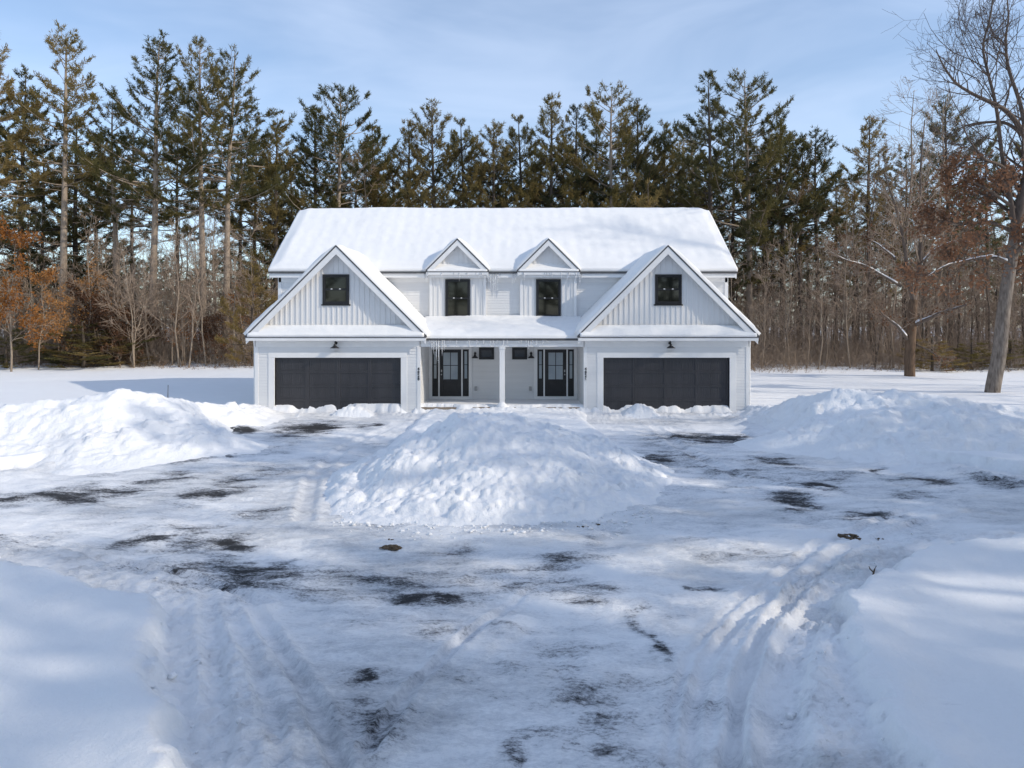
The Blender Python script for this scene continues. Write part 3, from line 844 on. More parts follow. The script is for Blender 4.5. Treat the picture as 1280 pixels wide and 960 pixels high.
# --- windows
def window(xc, y, z0, z1, w, lockside=True, label=None, divided=True):
    fr = MB(); t = 0.075
    x0, x1 = xc - w / 2, xc + w / 2
    fr.box(x0, x0 + t, y - 0.06, y + 0.03, z0, z1); fr.box(x1 - t, x1, y - 0.06, y + 0.03, z0, z1)
    fr.box(x0 + t, x1 - t, y - 0.06, y + 0.03, z1 - t, z1); fr.box(x0 + t, x1 - t, y - 0.06, y + 0.03, z0, z0 + t)
    win = fr.build('window', BLACK, house, 0.004)
    zi0, zi1 = z0 + t, z1 - t; zm = (zi0 + zi1) / 2
    sash = MB(); s = 0.035
    halves = ((zi0, zm), (zm, zi1)) if divided else ((zi0, zi1),)
    for i, (za, zb) in enumerate(halves):
        yy = y - 0.02 - 0.018 * (i == 0 and divided)
        sash.box(x0 + t, x0 + t + s, yy - 0.012, yy + 0.014, za, zb); sash.box(x1 - t - s, x1 - t, yy - 0.012, yy + 0.014, za, zb)
        sash.box(x0 + t + s, x1 - t - s, yy - 0.012, yy + 0.014, zb - s, zb); sash.box(x0 + t + s, x1 - t - s, yy - 0.012, yy + 0.014, za, za + s)
    sash.build('sash', BLACK, win)
    for i, (za, zb) in enumerate(halves):
        yy = y - 0.018 - 0.018 * (i == 0 and divided)
        MB().box(x0 + t + 0.01, x1 - t - 0.01, yy, yy + 0.006, za + 0.01, zb - 0.01).build('pane', PANE, win)
    if divided:
        for dx in (-0.16, 0.16):
            MB().box(xc + dx - 0.03, xc + dx + 0.03, y - 0.065, y - 0.045, zm - 0.005, zm + 0.028).build('sash_lock', TRIM, win)
    return win
for sx in (-1, 1):
    w = window(sx * 6.40, 0.0, 4.26, 5.41, 1.02)
    MB().box(sx * 6.40 - 0.56, sx * 6.40 + 0.56, -0.055, 0.0, 4.21, 4.258).build('sill', BLACK, w, 0.004)
    window(sx * 1.925, DY, 3.78, 5.40, 1.05)
    window(sx * 0.705, MY, 1.99, 2.5, 0.64, divided=False)

# --- entry doors with sidelights
def entry(xs):
    # left edge to right edge of the black unit, measured on the wall
    x0 = xs
    m = MB()
    W = 1.56
    zb, zt = 0.42, 2.42
    m.box(x0 - 0.14, x0, MY - 0.05, MY + 0.03, 0.292, zt + 0.12); m.box(x0 + W, x0 + W + 0.14, MY - 0.05, MY + 0.03, 0.292, zt + 0.12)
    m.box(x0, x0 + W, MY - 0.05, MY + 0.03, zt, zt + 0.12); m.box(x0, x0 + W, MY - 0.06, MY + 0.03, 0.292, zb)
    m.box(x0 + 0.26, x0 + 0.32, MY - 0.048, MY + 0.03, zb, zt); m.box(x0 + W - 0.32, x0 + W - 0.26, MY - 0.048, MY + 0.03, zb, zt)
    m.build('entry_trim', TRIM, house, 0.004)
    for a in (x0 + 0.002, x0 + W - 0.258):
        s = MB(); s.box(a, a + 0.07, MY - 0.035, MY + 0.02, zb + 0.002, zt - 0.002); s.box(a + 0.186, a + 0.256, MY - 0.035, MY + 0.02, zb + 0.002, zt - 0.002)
        s.box(a + 0.07, a + 0.186, MY - 0.034, MY + 0.02, zt - 0.09, zt - 0.002); s.box(a + 0.07, a + 0.186, MY - 0.034, MY + 0.02, zb + 0.66, zb + 0.76)
        s.box(a + 0.07, a + 0.186, MY - 0.02, MY + 0.02, zb + 0.002, zb + 0.66); s.box(a + 0.07, a + 0.186, MY - 0.034, MY + 0.02, zb + 0.002, zb + 0.10)
        s.box(a + 0.07, a + 0.186, MY - 0.03, MY + 0.02, zb + 1.33, zb + 1.355)
        sl = s.build('sidelight', BLACK, house, 0.003)
        MB().box(a + 0.071, a + 0.185, MY - 0.012, MY - 0.004, zb + 0.765, zt - 0.095).build('pane', DPANE, sl)
    a, b = x0 + 0.322, x0 + W - 0.322
    d = MB()
    d.box(a, a + 0.15, MY - 0.03, MY + 0.02, zb + 0.002, zt - 0.002); d.box(b - 0.15, b, MY - 0.03, MY + 0.02, zb + 0.002, zt - 0.002)
    d.box(a + 0.15, b - 0.15, MY - 0.029, MY + 0.02, zt - 0.14, zt - 0.002); d.box(a + 0.15, b - 0.15, MY - 0.029, MY + 0.02, zb + 0.002, zb + 0.18); d.box(a + 0.15, b - 0.15, MY - 0.029, MY + 0.02, zb + 0.60, zb + 0.72)
    d.box(a + 0.15, b - 0.15, MY - 0.012, MY + 0.02, zb + 0.18, zb + 0.60); d.box(a + 0.19, b - 0.19, MY - 0.022, MY + 0.0, zb + 0.22, zb + 0.56)
    mid = (a + b) / 2
    d.box(mid - 0.014, mid + 0.014, MY - 0.027, MY + 0.0, zb + 0.72, zt - 0.14); d.box(a + 0.15, b - 0.15, MY - 0.026, MY + 0.0, zb + 1.30, zb + 1.328)
    dd = d.build('entry_door', BLACK, house, 0.003)
    MB().box(a + 0.152, b - 0.152, MY - 0.012, MY - 0.004, zb + 0.722, zt - 0.142).build('pane', DPANE, dd)
    kx = a + 0.075 if xs < 0 else b - 0.075
    h = MB(); h.lathe([(0.028, 0), (0.028, -0.012), (0.012, -0.014), (0.012, -0.05), (0.03, -0.055), (0.03, -0.075), (0.015, -0.085)], (kx, MY - 0.03, zb + 0.93), 12, 'y')
    h.build('door_handle', GREY, dd)
    MB().box(kx - 0.025, kx + 0.025, MY - 0.04, MY - 0.03, zb + 1.03, zb + 1.13).build('door_lock', GREY, dd)
entry(-3.02); entry(1.46)

# --- barn lamps
def lamp(x, y, z, r=0.16):
    root = empty('wall_lamp', (x, y, z), 0, house)
    b = MB(); b.lathe([(0.055, 0.0), (0.055, -0.02), (0.03, -0.03)], (0, 0, 0.10), 14, 'y'); b.build('back_plate', LAMPM, root)
    pts = [(0, -0.02, 0.10), (0, -0.10, 0.16), (0, -0.16, 0.17), (0, -0.20, 0.13), (0, -0.205, 0.06)]
    v, f = tube_arrays([(np.array(pts), np.full(5, 0.014), 8)])
    mobj('arm', mesh_np('arm', v, f, LAMPM, True), root)
    s = MB(); s.lathe([(0.035, 0.07), (0.045, 0.05), (0.05, 0.0), (0.10, -0.035), (r, -0.085), (r, -0.095), (r - 0.012, -0.09), (0.09, -0.045), (0.03, -0.02)], (0, -0.205, 0), 20)
    s.build('lamp_shade', LAMPM, root, smooth=True)
    return root

def frames_along(P):
    T = np.gradient(P, axis=0); T /= np.linalg.norm(T, axis=1)[:, None] + 1e-9
    up = np.where(np.abs(T[:, 2:3]) > 0.9, np.array([[1.0, 0, 0]]), np.array([[0, 0, 1.0]]))
    A = np.cross(up, T); A /= np.linalg.norm(A, axis=1)[:, None] + 1e-9
    return A, np.cross(T, A)
def tube_arrays(paths):
    vs_, fs_, off = [], [], 0
    for P, r, sides in paths:
        P = np.asarray(P, float); n = len(P)
        A, B = frames_along(P)
        th = np.arange(sides) * 2 * PI / sides
        ring = A[:, None, :] * np.cos(th)[None, :, None] + B[:, None, :] * np.sin(th)[None, :, None]
        vs_.append((P[:, None, :] + ring * np.asarray(r)[:, None, None]).reshape(-1, 3))
        i = np.arange((n - 1) * sides).reshape(n - 1, sides) + off
        j = np.roll(i, -1, 1)
        fs_.append(np.stack([i, j, j + sides, i + sides], -1).reshape(-1, 4))
        off += n * sides
    return np.concatenate(vs_), np.concatenate(fs_)

for sx in (-1, 1):
    lamp(sx * 6.42 + 0.03, -0.03, 2.67, 0.17)
    lamp(sx * 1.19, MY - 0.01, 2.15, 0.15)
    MB().box(sx * 1.16 - 0.055, sx * 1.16 + 0.055, MY - 0.07, MY + 0.02, 0.66, 0.84).build('outlet_box', GREY, house, 0.008)

# --- house numbers, four black digits one under the other on the corner boards
def number(x, text):
    root = empty('house_number', (x, -0.036, 0), 0, house)
    for k, ch in enumerate(text):
        cu = bpy.data.curves.new('digit', 'FONT'); cu.body = ch; cu.size = 0.155; cu.extrude = 0.006; cu.offset = 0.005
        cu.align_x = 'CENTER'
        tmp = bpy.data.objects.new('tmp_digit', cu); COL.objects.link(tmp)
        bpy.context.view_layer.update()
        me_ = bpy.data.meshes.new_from_object(tmp.evaluated_get(bpy.context.evaluated_depsgraph_get()))
        bpy.data.objects.remove(tmp)
        me_.materials.clear(); me_.materials.append(BLACK)
        o = mobj('digit', me_, root); o.rotation_euler = (R(90), 0, 0); o.location = (0, -0.006, 1.72 - k * 0.128)
number(-GC + GW - 0.045, '4828'); number(GC - GW + 0.045, '4826')

# --- downspouts at the outer garage corners
for sx in (-1, 1):
    x = sx * (GC + GW + 0.06)
    P = np.array([(x, -0.02, 2.9), (x, 0.03, 2.75), (x, 0.05, 2.6), (x, 0.05, 0.3), (x, -0.05, 0.12)])
    v, f = tube_arrays([(P, np.full(5, 0.04), 6)])
    mobj('downspout', mesh_np('downspout', v, f, TRIM, True), house)

# --- icicles
rng = np.random.RandomState(5)
def icicle(x, y, z, L, r):
    prof = [(r, 0), (r * 0.8, -L * 0.25), (r * 0.5, -L * 0.6), (r * 0.12, -L)]
    m_ = MB(); m_.lathe([(max(a * 1.1, 0.002), b) for a, b in prof], (0, 0, 0), 6)
    o = m_.build('icicle', ICE, house, smooth=True); o.location = (x, y, z); return o
for k in range(26):
    x = -3.3 + 6.6 * rng.rand()
    dorm = abs(abs(x) - DC) < 1.34
    yy = (DY - 0.30) if dorm else EY - 0.005
    icicle(x, yy, 5.66 if dorm else 5.64, 0.12 + 0.35 * rng.rand() ** 2, 0.013 + 0.012 * rng.rand())
for x, L in ((-0.52, 0.75), (-0.42, 0.95), (-0.34, 1.15), (-0.25, 0.6), (-0.62, 0.4), (3.24, 0.62), (3.32, 0.3), (0.42, 0.5), (0.52, 0.35), (-3.2, 0.45), (-2.6 - 0.72, 0.3)):
    icicle(x, EY - 0.01, 5.66, L, 0.024)
for k in range(34):
    x = -2.85 + (4.6 * rng.rand() ** 1.2)
    icicle(x, -0.15, PZ0 - 0.08, 0.08 + 0.22 * rng.rand() ** 2, 0.012 + 0.008 * rng.rand())
for x, L in ((-2.62, 0.55), (-2.52, 0.85), (-2.44, 0.95), (-2.30, 0.6), (-2.22, 0.4), (-2.7, 0.35), (1.0, 0.38), (1.1, 0.3), (0.05, 0.3)):
    icicle(x, -0.15, PZ0 - 0.08, L, 0.022)

# ================================================================== TREES
def unit(v): return v / (np.linalg.norm(v) + 1e-9)

def tufts(centers, axes, rs, per=9, lmin=0.16, lmax=0.36, w=0.042, spread=0.85):
    C = np.repeat(np.asarray(centers), per, 0); A = np.repeat(np.asarray(axes), per, 0)
    n = len(C)
    d = A + rs.normal(0, 1, (n, 3)) * spread * 0.75
    d /= np.linalg.norm(d, axis=1)[:, None] + 1e-9
    s = np.cross(d, rs.normal(0, 1, (n, 3))); s /= np.linalg.norm(s, axis=1)[:, None] + 1e-9
    L = rs.uniform(lmin, lmax, (n, 1)); W = w * rs.uniform(0.7, 1.3, (n, 1))
    C = C + rs.normal(0, 0.05, (n, 3))
    V = np.stack([C - s * W * 0.5, C + s * W * 0.5, C + d * L * 0.55 + s * W * 0.6, C + d * L], 1).reshape(-1, 3)
    Fi = np.arange(n * 4).reshape(n, 4)
    return V, Fi[:, [0, 1, 2, 3]]

def pine_mesh(seed, H, cb, W, bark, needle, r0=0.26, sparse=1.0, dead=14, deadlow=0.25, topup=50, lean=0.0, topp=0.8, key=''):
    rs = np.random.RandomState(seed)
    zs = np.linspace(0, H, 16)
    ph = rs.rand(2) * 6
    wob = 0.10 * np.sin(zs * 0.35 + ph[0]) * (zs / H) + lean * (zs / H) ** 1.4
    wob2 = 0.10 * np.cos(zs * 0.29 + ph[1]) * (zs / H)
    TP = np.stack([wob, wob2, zs], 1)
    TR = r0 * (1 - zs / H) ** 0.75 + 0.02; TR[0] *= 1.35
    wood = [(TP, TR, 9)]
    tr_at = lambda z: np.array([np.interp(z, zs, TP[:, 0]), np.interp(z, zs, TP[:, 1]), z])
    cen, ax = [], []
    zb = cb * H
    z = zb
    while z < H * 0.985:
        rel = (z - zb) / (H - zb)
        prof = (1 - rel) ** topp * (0.62 + 0.55 * min(1, rel / 0.22)) + 0.10
        nb = rs.randint(4, 7)
        az0 = rs.rand() * 6.28
        for b in range(nb):
            if rs.rand() < 0.14: continue
            az = az0 + b * 6.28 / nb + rs.normal(0, 0.3)
            L = W * 1.22 * prof * rs.uniform(0.5, 1.12) * (1.35 if rs.rand() < 0.08 else 1)
            L = max(L, 0.35)
            el = R(-6 + topup * rel ** 1.2 + rs.normal(0, 9))
            d0 = np.array([math.cos(az) * math.cos(el), math.sin(az) * math.cos(el), math.sin(el)])
            p = tr_at(z + rs.uniform(-0.2, 0.2)); pts = [p]
            dd = d0.copy(); seg = L / 5
            for k in range(5):
                dd = unit(dd + np.array([0, 0, 0.05 + 0.05 * k * (1 - rel * 0.5)]) + rs.normal(0, 0.06, 3))
                p = p + dd * seg; pts.append(p)
            pts = np.array(pts)
            rb = max(0.012 + 0.012 * L, 0.014)
            wood.append((pts, np.linspace(rb, 0.008, 6), 4))
            # flat plumes of twigs along the outer part of the branch
            nt = int((L * 2.7 + 1) * sparse)
            for t in 0.36 + 0.64 * rs.uniform(0, 1, nt) ** 0.8:
                i = min(int(t * 5), 4); f_ = t * 5 - i
                q = pts[i] * (1 - f_) + pts[i + 1] * f_
                bd = unit(pts[i + 1] - pts[i])
                side = unit(np.cross(bd, [0, 0, 1])) * (1 if rs.rand() < 0.5 else -1)
                td = unit(bd * rs.uniform(0.5, 1.1) + side * rs.uniform(0.35, 1.0) + np.array([0, 0, rs.uniform(0.0, 0.45)]))
                tl = min(0.24 * L * (1.25 - 0.6 * t) + 0.20, 0.95) * rs.uniform(0.6, 1.15)
                ntf = max(2, int(tl / 0.16))
                for u in np.linspace(0.3, 1.0, ntf):
                    cen.append(q + td * tl * u + np.array([0, 0, 0.06 * u])); ax.append(unit(td + np.array([0, 0, 0.35])))
            cen.append(pts[-1]); ax.append(unit(pts[-1] - pts[-2]))
        z += rs.uniform(0.6, 1.05) * (1.0 - 0.25 * rel) * (1.7 if rs.rand() < 0.10 else 1)
    cen.append(tr_at(H)); ax.append(np.array([0, 0, 1.0]))
    for k in range(dead):
        z = rs.uniform(deadlow * H, max(cb * H * 1.15, deadlow * H + 0.5))
        az = rs.rand() * 6.28; L = rs.uniform(0.5, 2.6) * (W / 3.6); el = R(rs.uniform(-12, 18))
        d0 = np.array([math.cos(az) * math.cos(el), math.sin(az) * math.cos(el), math.sin(el)])
        p = tr_at(z); pts = [p]
        for q in range(4):
            d0 = unit(d0 + rs.normal(0, 0.12, 3)); p = p + d0 * L / 4; pts.append(p)
            if q > 0:
                s = unit(d0 + rs.normal(0, 0.6, 3))
                wood.append((np.array([p, p + s * L * 0.2, p + s * L * 0.36 + [0, 0, 0.03]]), np.array([0.009, 0.007, 0.004]), 3))
        wood.append((np.array(pts), np.linspace(0.026, 0.008, 5), 4))
    tv, tf = tube_arrays(wood)
    cv, cf = tufts(cen, ax, rs)
    return (mesh_np('pine_trunk' + key, tv, tf, bark, True), mesh_np('pine_crown' + key, cv, cf, needle))

def grow(rs, p, d, L, r, lvl, maxl, out, leaf, up=0.12, kids=5, wig=0.16, minr=0.005, frac=(0.42, 0.68)):
    n = 5 if lvl < 2 else 4
    pts = [p]; dd = d.copy()
    for k in range(n):
        dd = unit(dd + rs.normal(0, wig, 3) + np.array([0, 0, up])); p = p + dd * L / n; pts.append(p)
    pts = np.array(pts)
    out.append((lvl, pts, np.maximum(np.linspace(r, r * 0.4, n + 1), minr)))
    if lvl >= maxl:
        leaf.append((pts[-1], dd)); leaf.append((pts[-2], dd)); leaf.append((pts[2], dd)); return
    for k in range(kids + rs.randint(-1, 2)):
        t = rs.uniform(0.25, 1.0); i = min(int(t * n), n - 1); f_ = t * n - i
        q = pts[i] * (1 - f_) + pts[i + 1] * f_
        bd = unit(pts[i + 1] - pts[i])
        s = np.cross(bd, unit(rs.normal(0, 1, 3))); s = unit(s)
        ang = R(rs.uniform(24, 58))
        nd = unit(bd * math.cos(ang) + s * math.sin(ang))
        grow(rs, q, nd, L * rs.uniform(*frac) * (1.1 - 0.35 * t), r * (1 - 0.55 * t) * 0.55, lvl + 1, maxl, out, leaf, up, max(kids - 1, 3), wig * 1.1, minr, frac)

def leaves(pos, rs, per=3, size=0.10, jit=0.16):
    C = np.repeat(np.array([p for p, d in pos]), per, 0); n = len(C)
    C = C + rs.normal(0, jit, (n, 3))
    a = rs.normal(0, 1, (n, 3)); a /= np.linalg.norm(a, axis=1)[:, None]
    b = np.cross(a, rs.normal(0, 1, (n, 3))); b /= np.linalg.norm(b, axis=1)[:, None]
    s = size * rs.uniform(0.6, 1.3, (n, 1))
    V = np.stack([C - a * s, C + b * s * 0.5, C + a * s, C - b * s * 0.5], 1).reshape(-1, 3)
    return V, np.arange(n * 4).reshape(n, 4)

def bare_mesh(seed, H, r0, bark, twig, lean=0.0, nside=14, start=0.25, spread=0.34, stems=1, leafm=None, leafper=2, leafsize=0.09, maxl=3, minr=0.009, key='', kids=4):
    rs = np.random.RandomState(seed)
    out, leaf = [], []
    for st in range(stems):
        zs = np.linspace(0, 1, 9)
        hh = H * (1 if st == 0 else rs.uniform(0.65, 0.95))
        az = rs.rand() * 6.28; ln = lean if stems == 1 else rs.uniform(0.06, 0.22)
        bx = np.cumsum(rs.normal(0, 0.018, 9)) * H * 0.5 + ln * zs ** 1.2 * hh * (math.cos(az) if stems > 1 else 1)
        by = np.cumsum(rs.normal(0, 0.018, 9)) * H * 0.5 + (ln * zs ** 1.2 * hh * math.sin(az) if stems > 1 else 0)
        bx[0] = by[0] = 0
        P = np.stack([bx, by, zs * hh], 1)
        out.append((0, P, np.maximum(r0 * (1 - zs * 0.9) ** 0.9, minr)))
        for k in range(nside):
            t = rs.uniform(start, 0.97)
            q = np.array([np.interp(t, zs, P[:, j]) for j in range(3)])
            a2 = rs.rand() * 6.28; el = R(rs.uniform(22, 62))
            d = np.array([math.cos(a2) * math.cos(el), math.sin(a2) * math.cos(el), math.sin(el)])
            L = H * spread * (1.12 - 0.75 * t) * rs.uniform(0.5, 1.1)
            grow(rs, q, d, L, r0 * (1 - t * 0.85) * 0.42, 1, maxl, out, leaf, 0.07, kids, 0.14, minr)
    tk = [(P, r, 6) for l, P, r in out if l == 0]
    tw = [(P, r, 3) for l, P, r in out if l > 0]
    tv, tf = tube_arrays(tk); cv, cf = tube_arrays(tw)
    a = mesh_np('bare_trunk' + key, tv, tf, bark, True); b = mesh_np('bare_branches' + key, cv, cf, twig)
    c = None
    if leafm is not None:
        lv, lf = leaves(leaf, rs, leafper, leafsize)
        c = mesh_np('dead_leaves' + key, lv, lf, leafm)
    return a, b, c

def put_tree(name, meshes, x, y, z, label, cat, group, rz, sc=1.0, tilt=(0, 0), sxy=None):
    root = empty(name, (x, y, z), rz)
    root.rotation_euler = (tilt[0], tilt[1], rz)
    s2 = sc if sxy is None else sxy
    root.scale = (s2, s2, sc)
    tag(root, label, cat, group)
    for nm, me_ in zip(('trunk', 'crown', 'leaves'), meshes):
        if me_ is not None: mobj(nm, me_, root)
    return root

PINES = {
 'tall':  [pine_mesh(11, 25.5, 0.55, 3.7, BARK_PINE, NEEDLE, 0.30, 0.95, 22, 0.25, 48, 0.5, key='_a'),
           pine_mesh(12, 25.5, 0.44, 4.3, BARK_PINE, NEEDLE, 0.31, 0.9, 22, 0.22, 44, -0.5, key='_b'),
           pine_mesh(13, 25.0, 0.48, 4.0, BARK_PINE, NEEDLE, 0.28, 0.75, 26, 0.22, 52, 0.9, key='_c'),
           pine_mesh(14, 25.5, 0.50, 4.6, BARK_PINE, NEEDLE, 0.29, 0.9, 26, 0.22, 38, -0.7, 0.9, key='_ca')],
 'full':  [pine_mesh(21, 23.0, 0.24, 4.6, BARK_DARK, NEEDLE, 0.28, 1.05, 16, 0.1, 46, 0.3, 1.0, key='_d'),
           pine_mesh(22, 22.5, 0.20, 5.2, BARK_DARK, NEEDLE_D, 0.28, 1.05, 16, 0.1, 42, -0.3, 1.1, key='_e'),
           pine_mesh(23, 23.0, 0.28, 4.0, BARK_DARK, NEEDLE, 0.27, 1.0, 18, 0.1, 50, 0.2, 1.0, key='_f'),
           pine_mesh(24, 23.0, 0.30, 5.4, BARK_PINE, NEEDLE, 0.29, 0.95, 22, 0.1, 36, 0.6, 0.75, key='_fa'),
           pine_mesh(25, 22.5, 0.34, 4.6, BARK_DARK, NEEDLE_D, 0.26, 1.0, 22, 0.1, 54, -0.5, 0.9, key='_fb')],
 'dead':  [pine_mesh(31, 23.0, 0.50, 3.8, BARK_DARK, NEEDLE, 0.25, 1.05, 90, 0.06, 46, 0.2, key='_g'),
           pine_mesh(32, 22.0, 0.54, 3.4, BARK_DARK, NEEDLE_D, 0.23, 1.0, 90, 0.06, 48, -0.2, key='_h')],
 'young': [pine_mesh(41, 10.0, 0.06, 2.4, BARK_DARK, NEEDLE, 0.12, 1.1, 0, 0.05, 40, 0.1, key='_i')],
}
MESH_H = {'tall': (25.5, 25.5, 25.0, 25.5), 'full': (23.0, 22.5, 23.0, 23.0, 22.5), 'dead': (23.0, 22.0), 'young': (10.0,)}
prng = random.Random(3)
GZF = 0.30
def pine(px, ytop, D, kind, v, label, group, name='pine_tree', rz=None, wide=1.0):
    x = (px - CX) * D / F; top = CAM_H + (HY - ytop) * D / F
    v = v % len(PINES[kind])
    sc = (top - GZF) / MESH_H[kind][v]
    return put_tree(name, PINES[kind][v], x, D, GZF - 0.05, label, 'tree', group, prng.uniform(0, 6.28) if rz is None else rz, sc, sxy=(0.5 * sc + 0.5) * wide)

FR = 'pines at the edge of the woods'
for row in [
 (78, 40, 51.5, 'tall', 0, 'tall pine with a long pale bare trunk and ragged double top at the left'),
 (190, 48, 52, 'tall', 1, 'tall pine with long upswept limbs reaching left, third big trunk from the left edge'),
 (254, 50, 52.5, 'tall', 2, 'tall leaning pine whose pale trunk foot curves right, left of the house'),
 (281, 62, 53, 'tall', 3, 'tall thin topped pine with straight pale trunk, last tall pine before the house'),
 (147, 130, 54, 'tall', 0, 'shorter pine with olive crown and slim trunk between two tall pines'),
 (25, 92, 55, 'full', 0, 'bushy olive pine close to the left edge behind the orange beech'),
 (-16, 28, 50, 'tall', 1, 'pine cut off by the left edge of the photo with one limb reaching in'),
 (345, 150, 56, 'full', 2, 'drooping olive pine just left of the main roof'),
 (96, 150, 57, 'full', 1, 'dark full pine directly behind the pale bare trunked pine'),
 (422, 108, 58, 'full', 3, 'broad olive pine rising over the left end of the roof ridge'),
 (392, 132, 60, 'full', 2, 'bluish pine top just left of the broad olive pine above the roof'),
 (470, 160, 61, 'full', 0, 'lower pine to the right of the broad olive pine above the roof'),
 (544, 124, 60, 'full', 4, 'cone shaped pine with steep dark crown above the left dormer'),
 (513, 152, 62, 'full', 2, 'slim dark pine on the left flank of the cone shaped pine'),
 (580, 152, 61, 'full', 0, 'pine on the right flank of the cone shaped pine behind the roof'),
 (620, 152, 60, 'full', 4, 'narrow pine over the middle of the roof ridge with a thin top'),
 (652, 148, 62, 'full', 0, 'pine between the narrow middle pine and the spire topped pine'),
 (688, 118, 60, 'full', 2, 'spire topped pine above the right dormer'),
 (718, 136, 61, 'full', 1, 'blunt topped dark pine right of the spire topped pine'),
 (764, 116, 60, 'full', 3, 'tall pine with spiky paired top above the right garage gable'),
 (796, 122, 61, 'full', 4, 'pine with pointed crown touching the spiky paired top pine'),
 (832, 158, 61, 'full', 1, 'rounded dark pine in the dip before the tallest pines on the right'),
 (888, 94, 55, 'full', 1, 'big dark pine with a limb reaching left over the right roof end'),
 (938, 98, 56, 'full', 3, 'big double pine with upswept limbs right of the right roof end'),
 (978, 150, 57, 'dead', 0, 'pine with bare dead lower branches right of the big double pine'),
 (1022, 164, 57, 'dead', 1, 'last olive pine of the dark group right of the house'),
 (1000, 180, 59, 'dead', 0, 'half hidden pine with dead lower twigs in the dark group right of the house'),
 (1088, 148, 60, 'full', 2, 'narrow pine standing apart behind the bare tree with snowy limbs'),
 (1186, 118, 60, 'full', 4, 'pine partly veiled by the bare crown of the leaning oak'),
]:
    pine(*row, FR)
# second line, filling the gaps
for k, (px, yt) in enumerate([(-30, 120), (52, 170), (120, 175), (165, 160), (222, 150), (300, 165), (318, 175), (365, 190), (440, 190), (494, 195), (600, 190), (635, 190), (670, 185), (702, 178), (742, 150), (780, 170), (815, 180), (850, 175), (870, 160), (915, 150), (958, 170), (1045, 215), (1130, 190), (1235, 185), (1300, 150)]):
    pine(px, yt, 64 + (k * 7 % 11), 'dead' if px < 330 or px > 900 else ('full', 'tall', 'full', 'dead')[k % 4], k, 'dark pine in the second line of the woods, half hidden by nearer pines', 'pines in the second line of the woods')
for k in range(84):
    px = -220 + k * 21 + prng.uniform(-12, 12)
    pine(px, prng.uniform(300, 350) if px < 370 else prng.uniform(270, 345) if k % 4 else prng.uniform(220, 270), prng.uniform(76, 105), ('dead', 'full', 'full')[k % 3], k, 'small looking pine far back in the woods seen through the gaps', 'far pines in the woods')
pine(316, 325, 50, 'young', 0, 'young olive pine with green needles to the ground beside the left end of the house', 'young pines at the edge of the woods', 'young_pine')
pine(812, 228, 50, 'young', 0, 'pale green young pine showing just above the roof ridge', 'young pines at the edge of the woods', 'young_pine')

# low evergreen bushes at the wood's edge
def bush(px, D, h, w, label):
    x = (px - CX) * D / F
    put_tree('evergreen_bush', PINES['young'][0], x, D, GZF, label, 'bush', 'evergreen bushes under the trees', prng.uniform(0, 6), h / 10.0, sxy=w / 4.4)
bush(105, 48.5, 3.4, 5.5, 'low green evergreen bush between the pale trunks left of the house')
bush(135, 49.5, 2.4, 5.0, 'smaller green bush beside the rusty shrub left of the house')
bush(8, 47.5, 3.0, 4.0, 'dark green bush under the orange beech at the left edge')
bush(1165, 45.5, 2.3, 3.6, 'dark low evergreen bush right of the brown trunk with snowy limbs')
bush(1215, 47, 2.0, 3.2, 'low evergreen bush directly behind the leaning oak trunk')
bush(1262, 48, 2.2, 4.0, 'low evergreen bush at the right edge behind the leaning oak')

# bare saplings
SAPS = [bare_mesh(s, H, r, BARK_SAP, TWIG, ln, ns + 6, st, sp, stems, key='_s%d' % s, maxl=3) for s, H, r, ln, ns, st, sp, stems in
        ((51, 11, 0.07, 0.05, 16, .18, .30, 1), (52, 9, 0.055, -0.08, 15, .15, .34, 1), (53, 12, 0.08, 0.02, 16, .3, .26, 1), (54, 8, 0.05, 0, 9, .15, .32, 3), (55, 10, 0.06, 0.12, 15, .2, .3, 1))]
SAPS_D = [bare_mesh(s, H, r, BARK_DARK, TWIG_D, ln, ns + 5, st, sp, stems, key='_d%d' % s, maxl=3) for s, H, r, ln, ns, st, sp, stems in
        ((61, 14, 0.10, 0.03, 18, .2, .28, 1), (62, 11, 0.075, -0.06, 17, .15, .32, 1), (63, 16, 0.13, 0.02, 18, .3, .25, 1), (64, 9, 0.06, 0, 9, .12, .34, 3))]
srng = random.Random(8)
def sap(px, D, v, sc, label, group, dark=False, name='bare_sapling', rz=None):
    x = (px - CX) * D / F
    lib = SAPS_D if dark else SAPS
    return put_tree(name, lib[v % len(lib)], x, D, GZF - 0.03, label, 'tree', group, srng.uniform(0, 6.28) if rz is None else rz, sc)
sap(168, 49, 3, 1.25, 'pale forked sapling with snow at its foot between two pine trunks', 'saplings at the edge of the woods')
sap(224, 49.5, 0, 1.0, 'pale bare sapling leaning beside the curved pine trunk left of the house', 'saplings at the edge of the woods')
sap(236, 49, 4, 1.0, 'thin bare sapling leaning right, next to the curved pine trunk', 'saplings at the edge of the woods')
sap(118, 50, 2, 0.95, 'thin pale sapling beside the long bare pine trunk at the left', 'saplings at the edge of the woods')
for k in range(84):
    px = -90 + k * 5.0 + srng.uniform(-6, 6)
    sap(px, 50 + srng.random() ** 1.6 * 14, k, srng.uniform(0.65, 1.15), 'thin bare brown sapling in the thicket left of the house', 'saplings in the thicket left of the house')
for k in range(36):
    px = -110 + k * 12.5 + srng.uniform(-6, 6)
    sap(px, 56 + srng.random() * 20, k, srng.uniform(0.6, 1.0), 'dark bare tree deep in the thicket left of the house', 'bare trees deep in the woods on the left', True, 'bare_tree')
for k in range(110):
    px = 925 + k * 4.3 + srng.uniform(-5, 5)
    sap(px, 47 + srng.random() ** 1.3 * 20, k, srng.uniform(0.55, 1.05), 'thin bare tree in the brown woods right of the house', 'bare trees in the woods right of the house', k % 5 > 2, 'bare_tree')
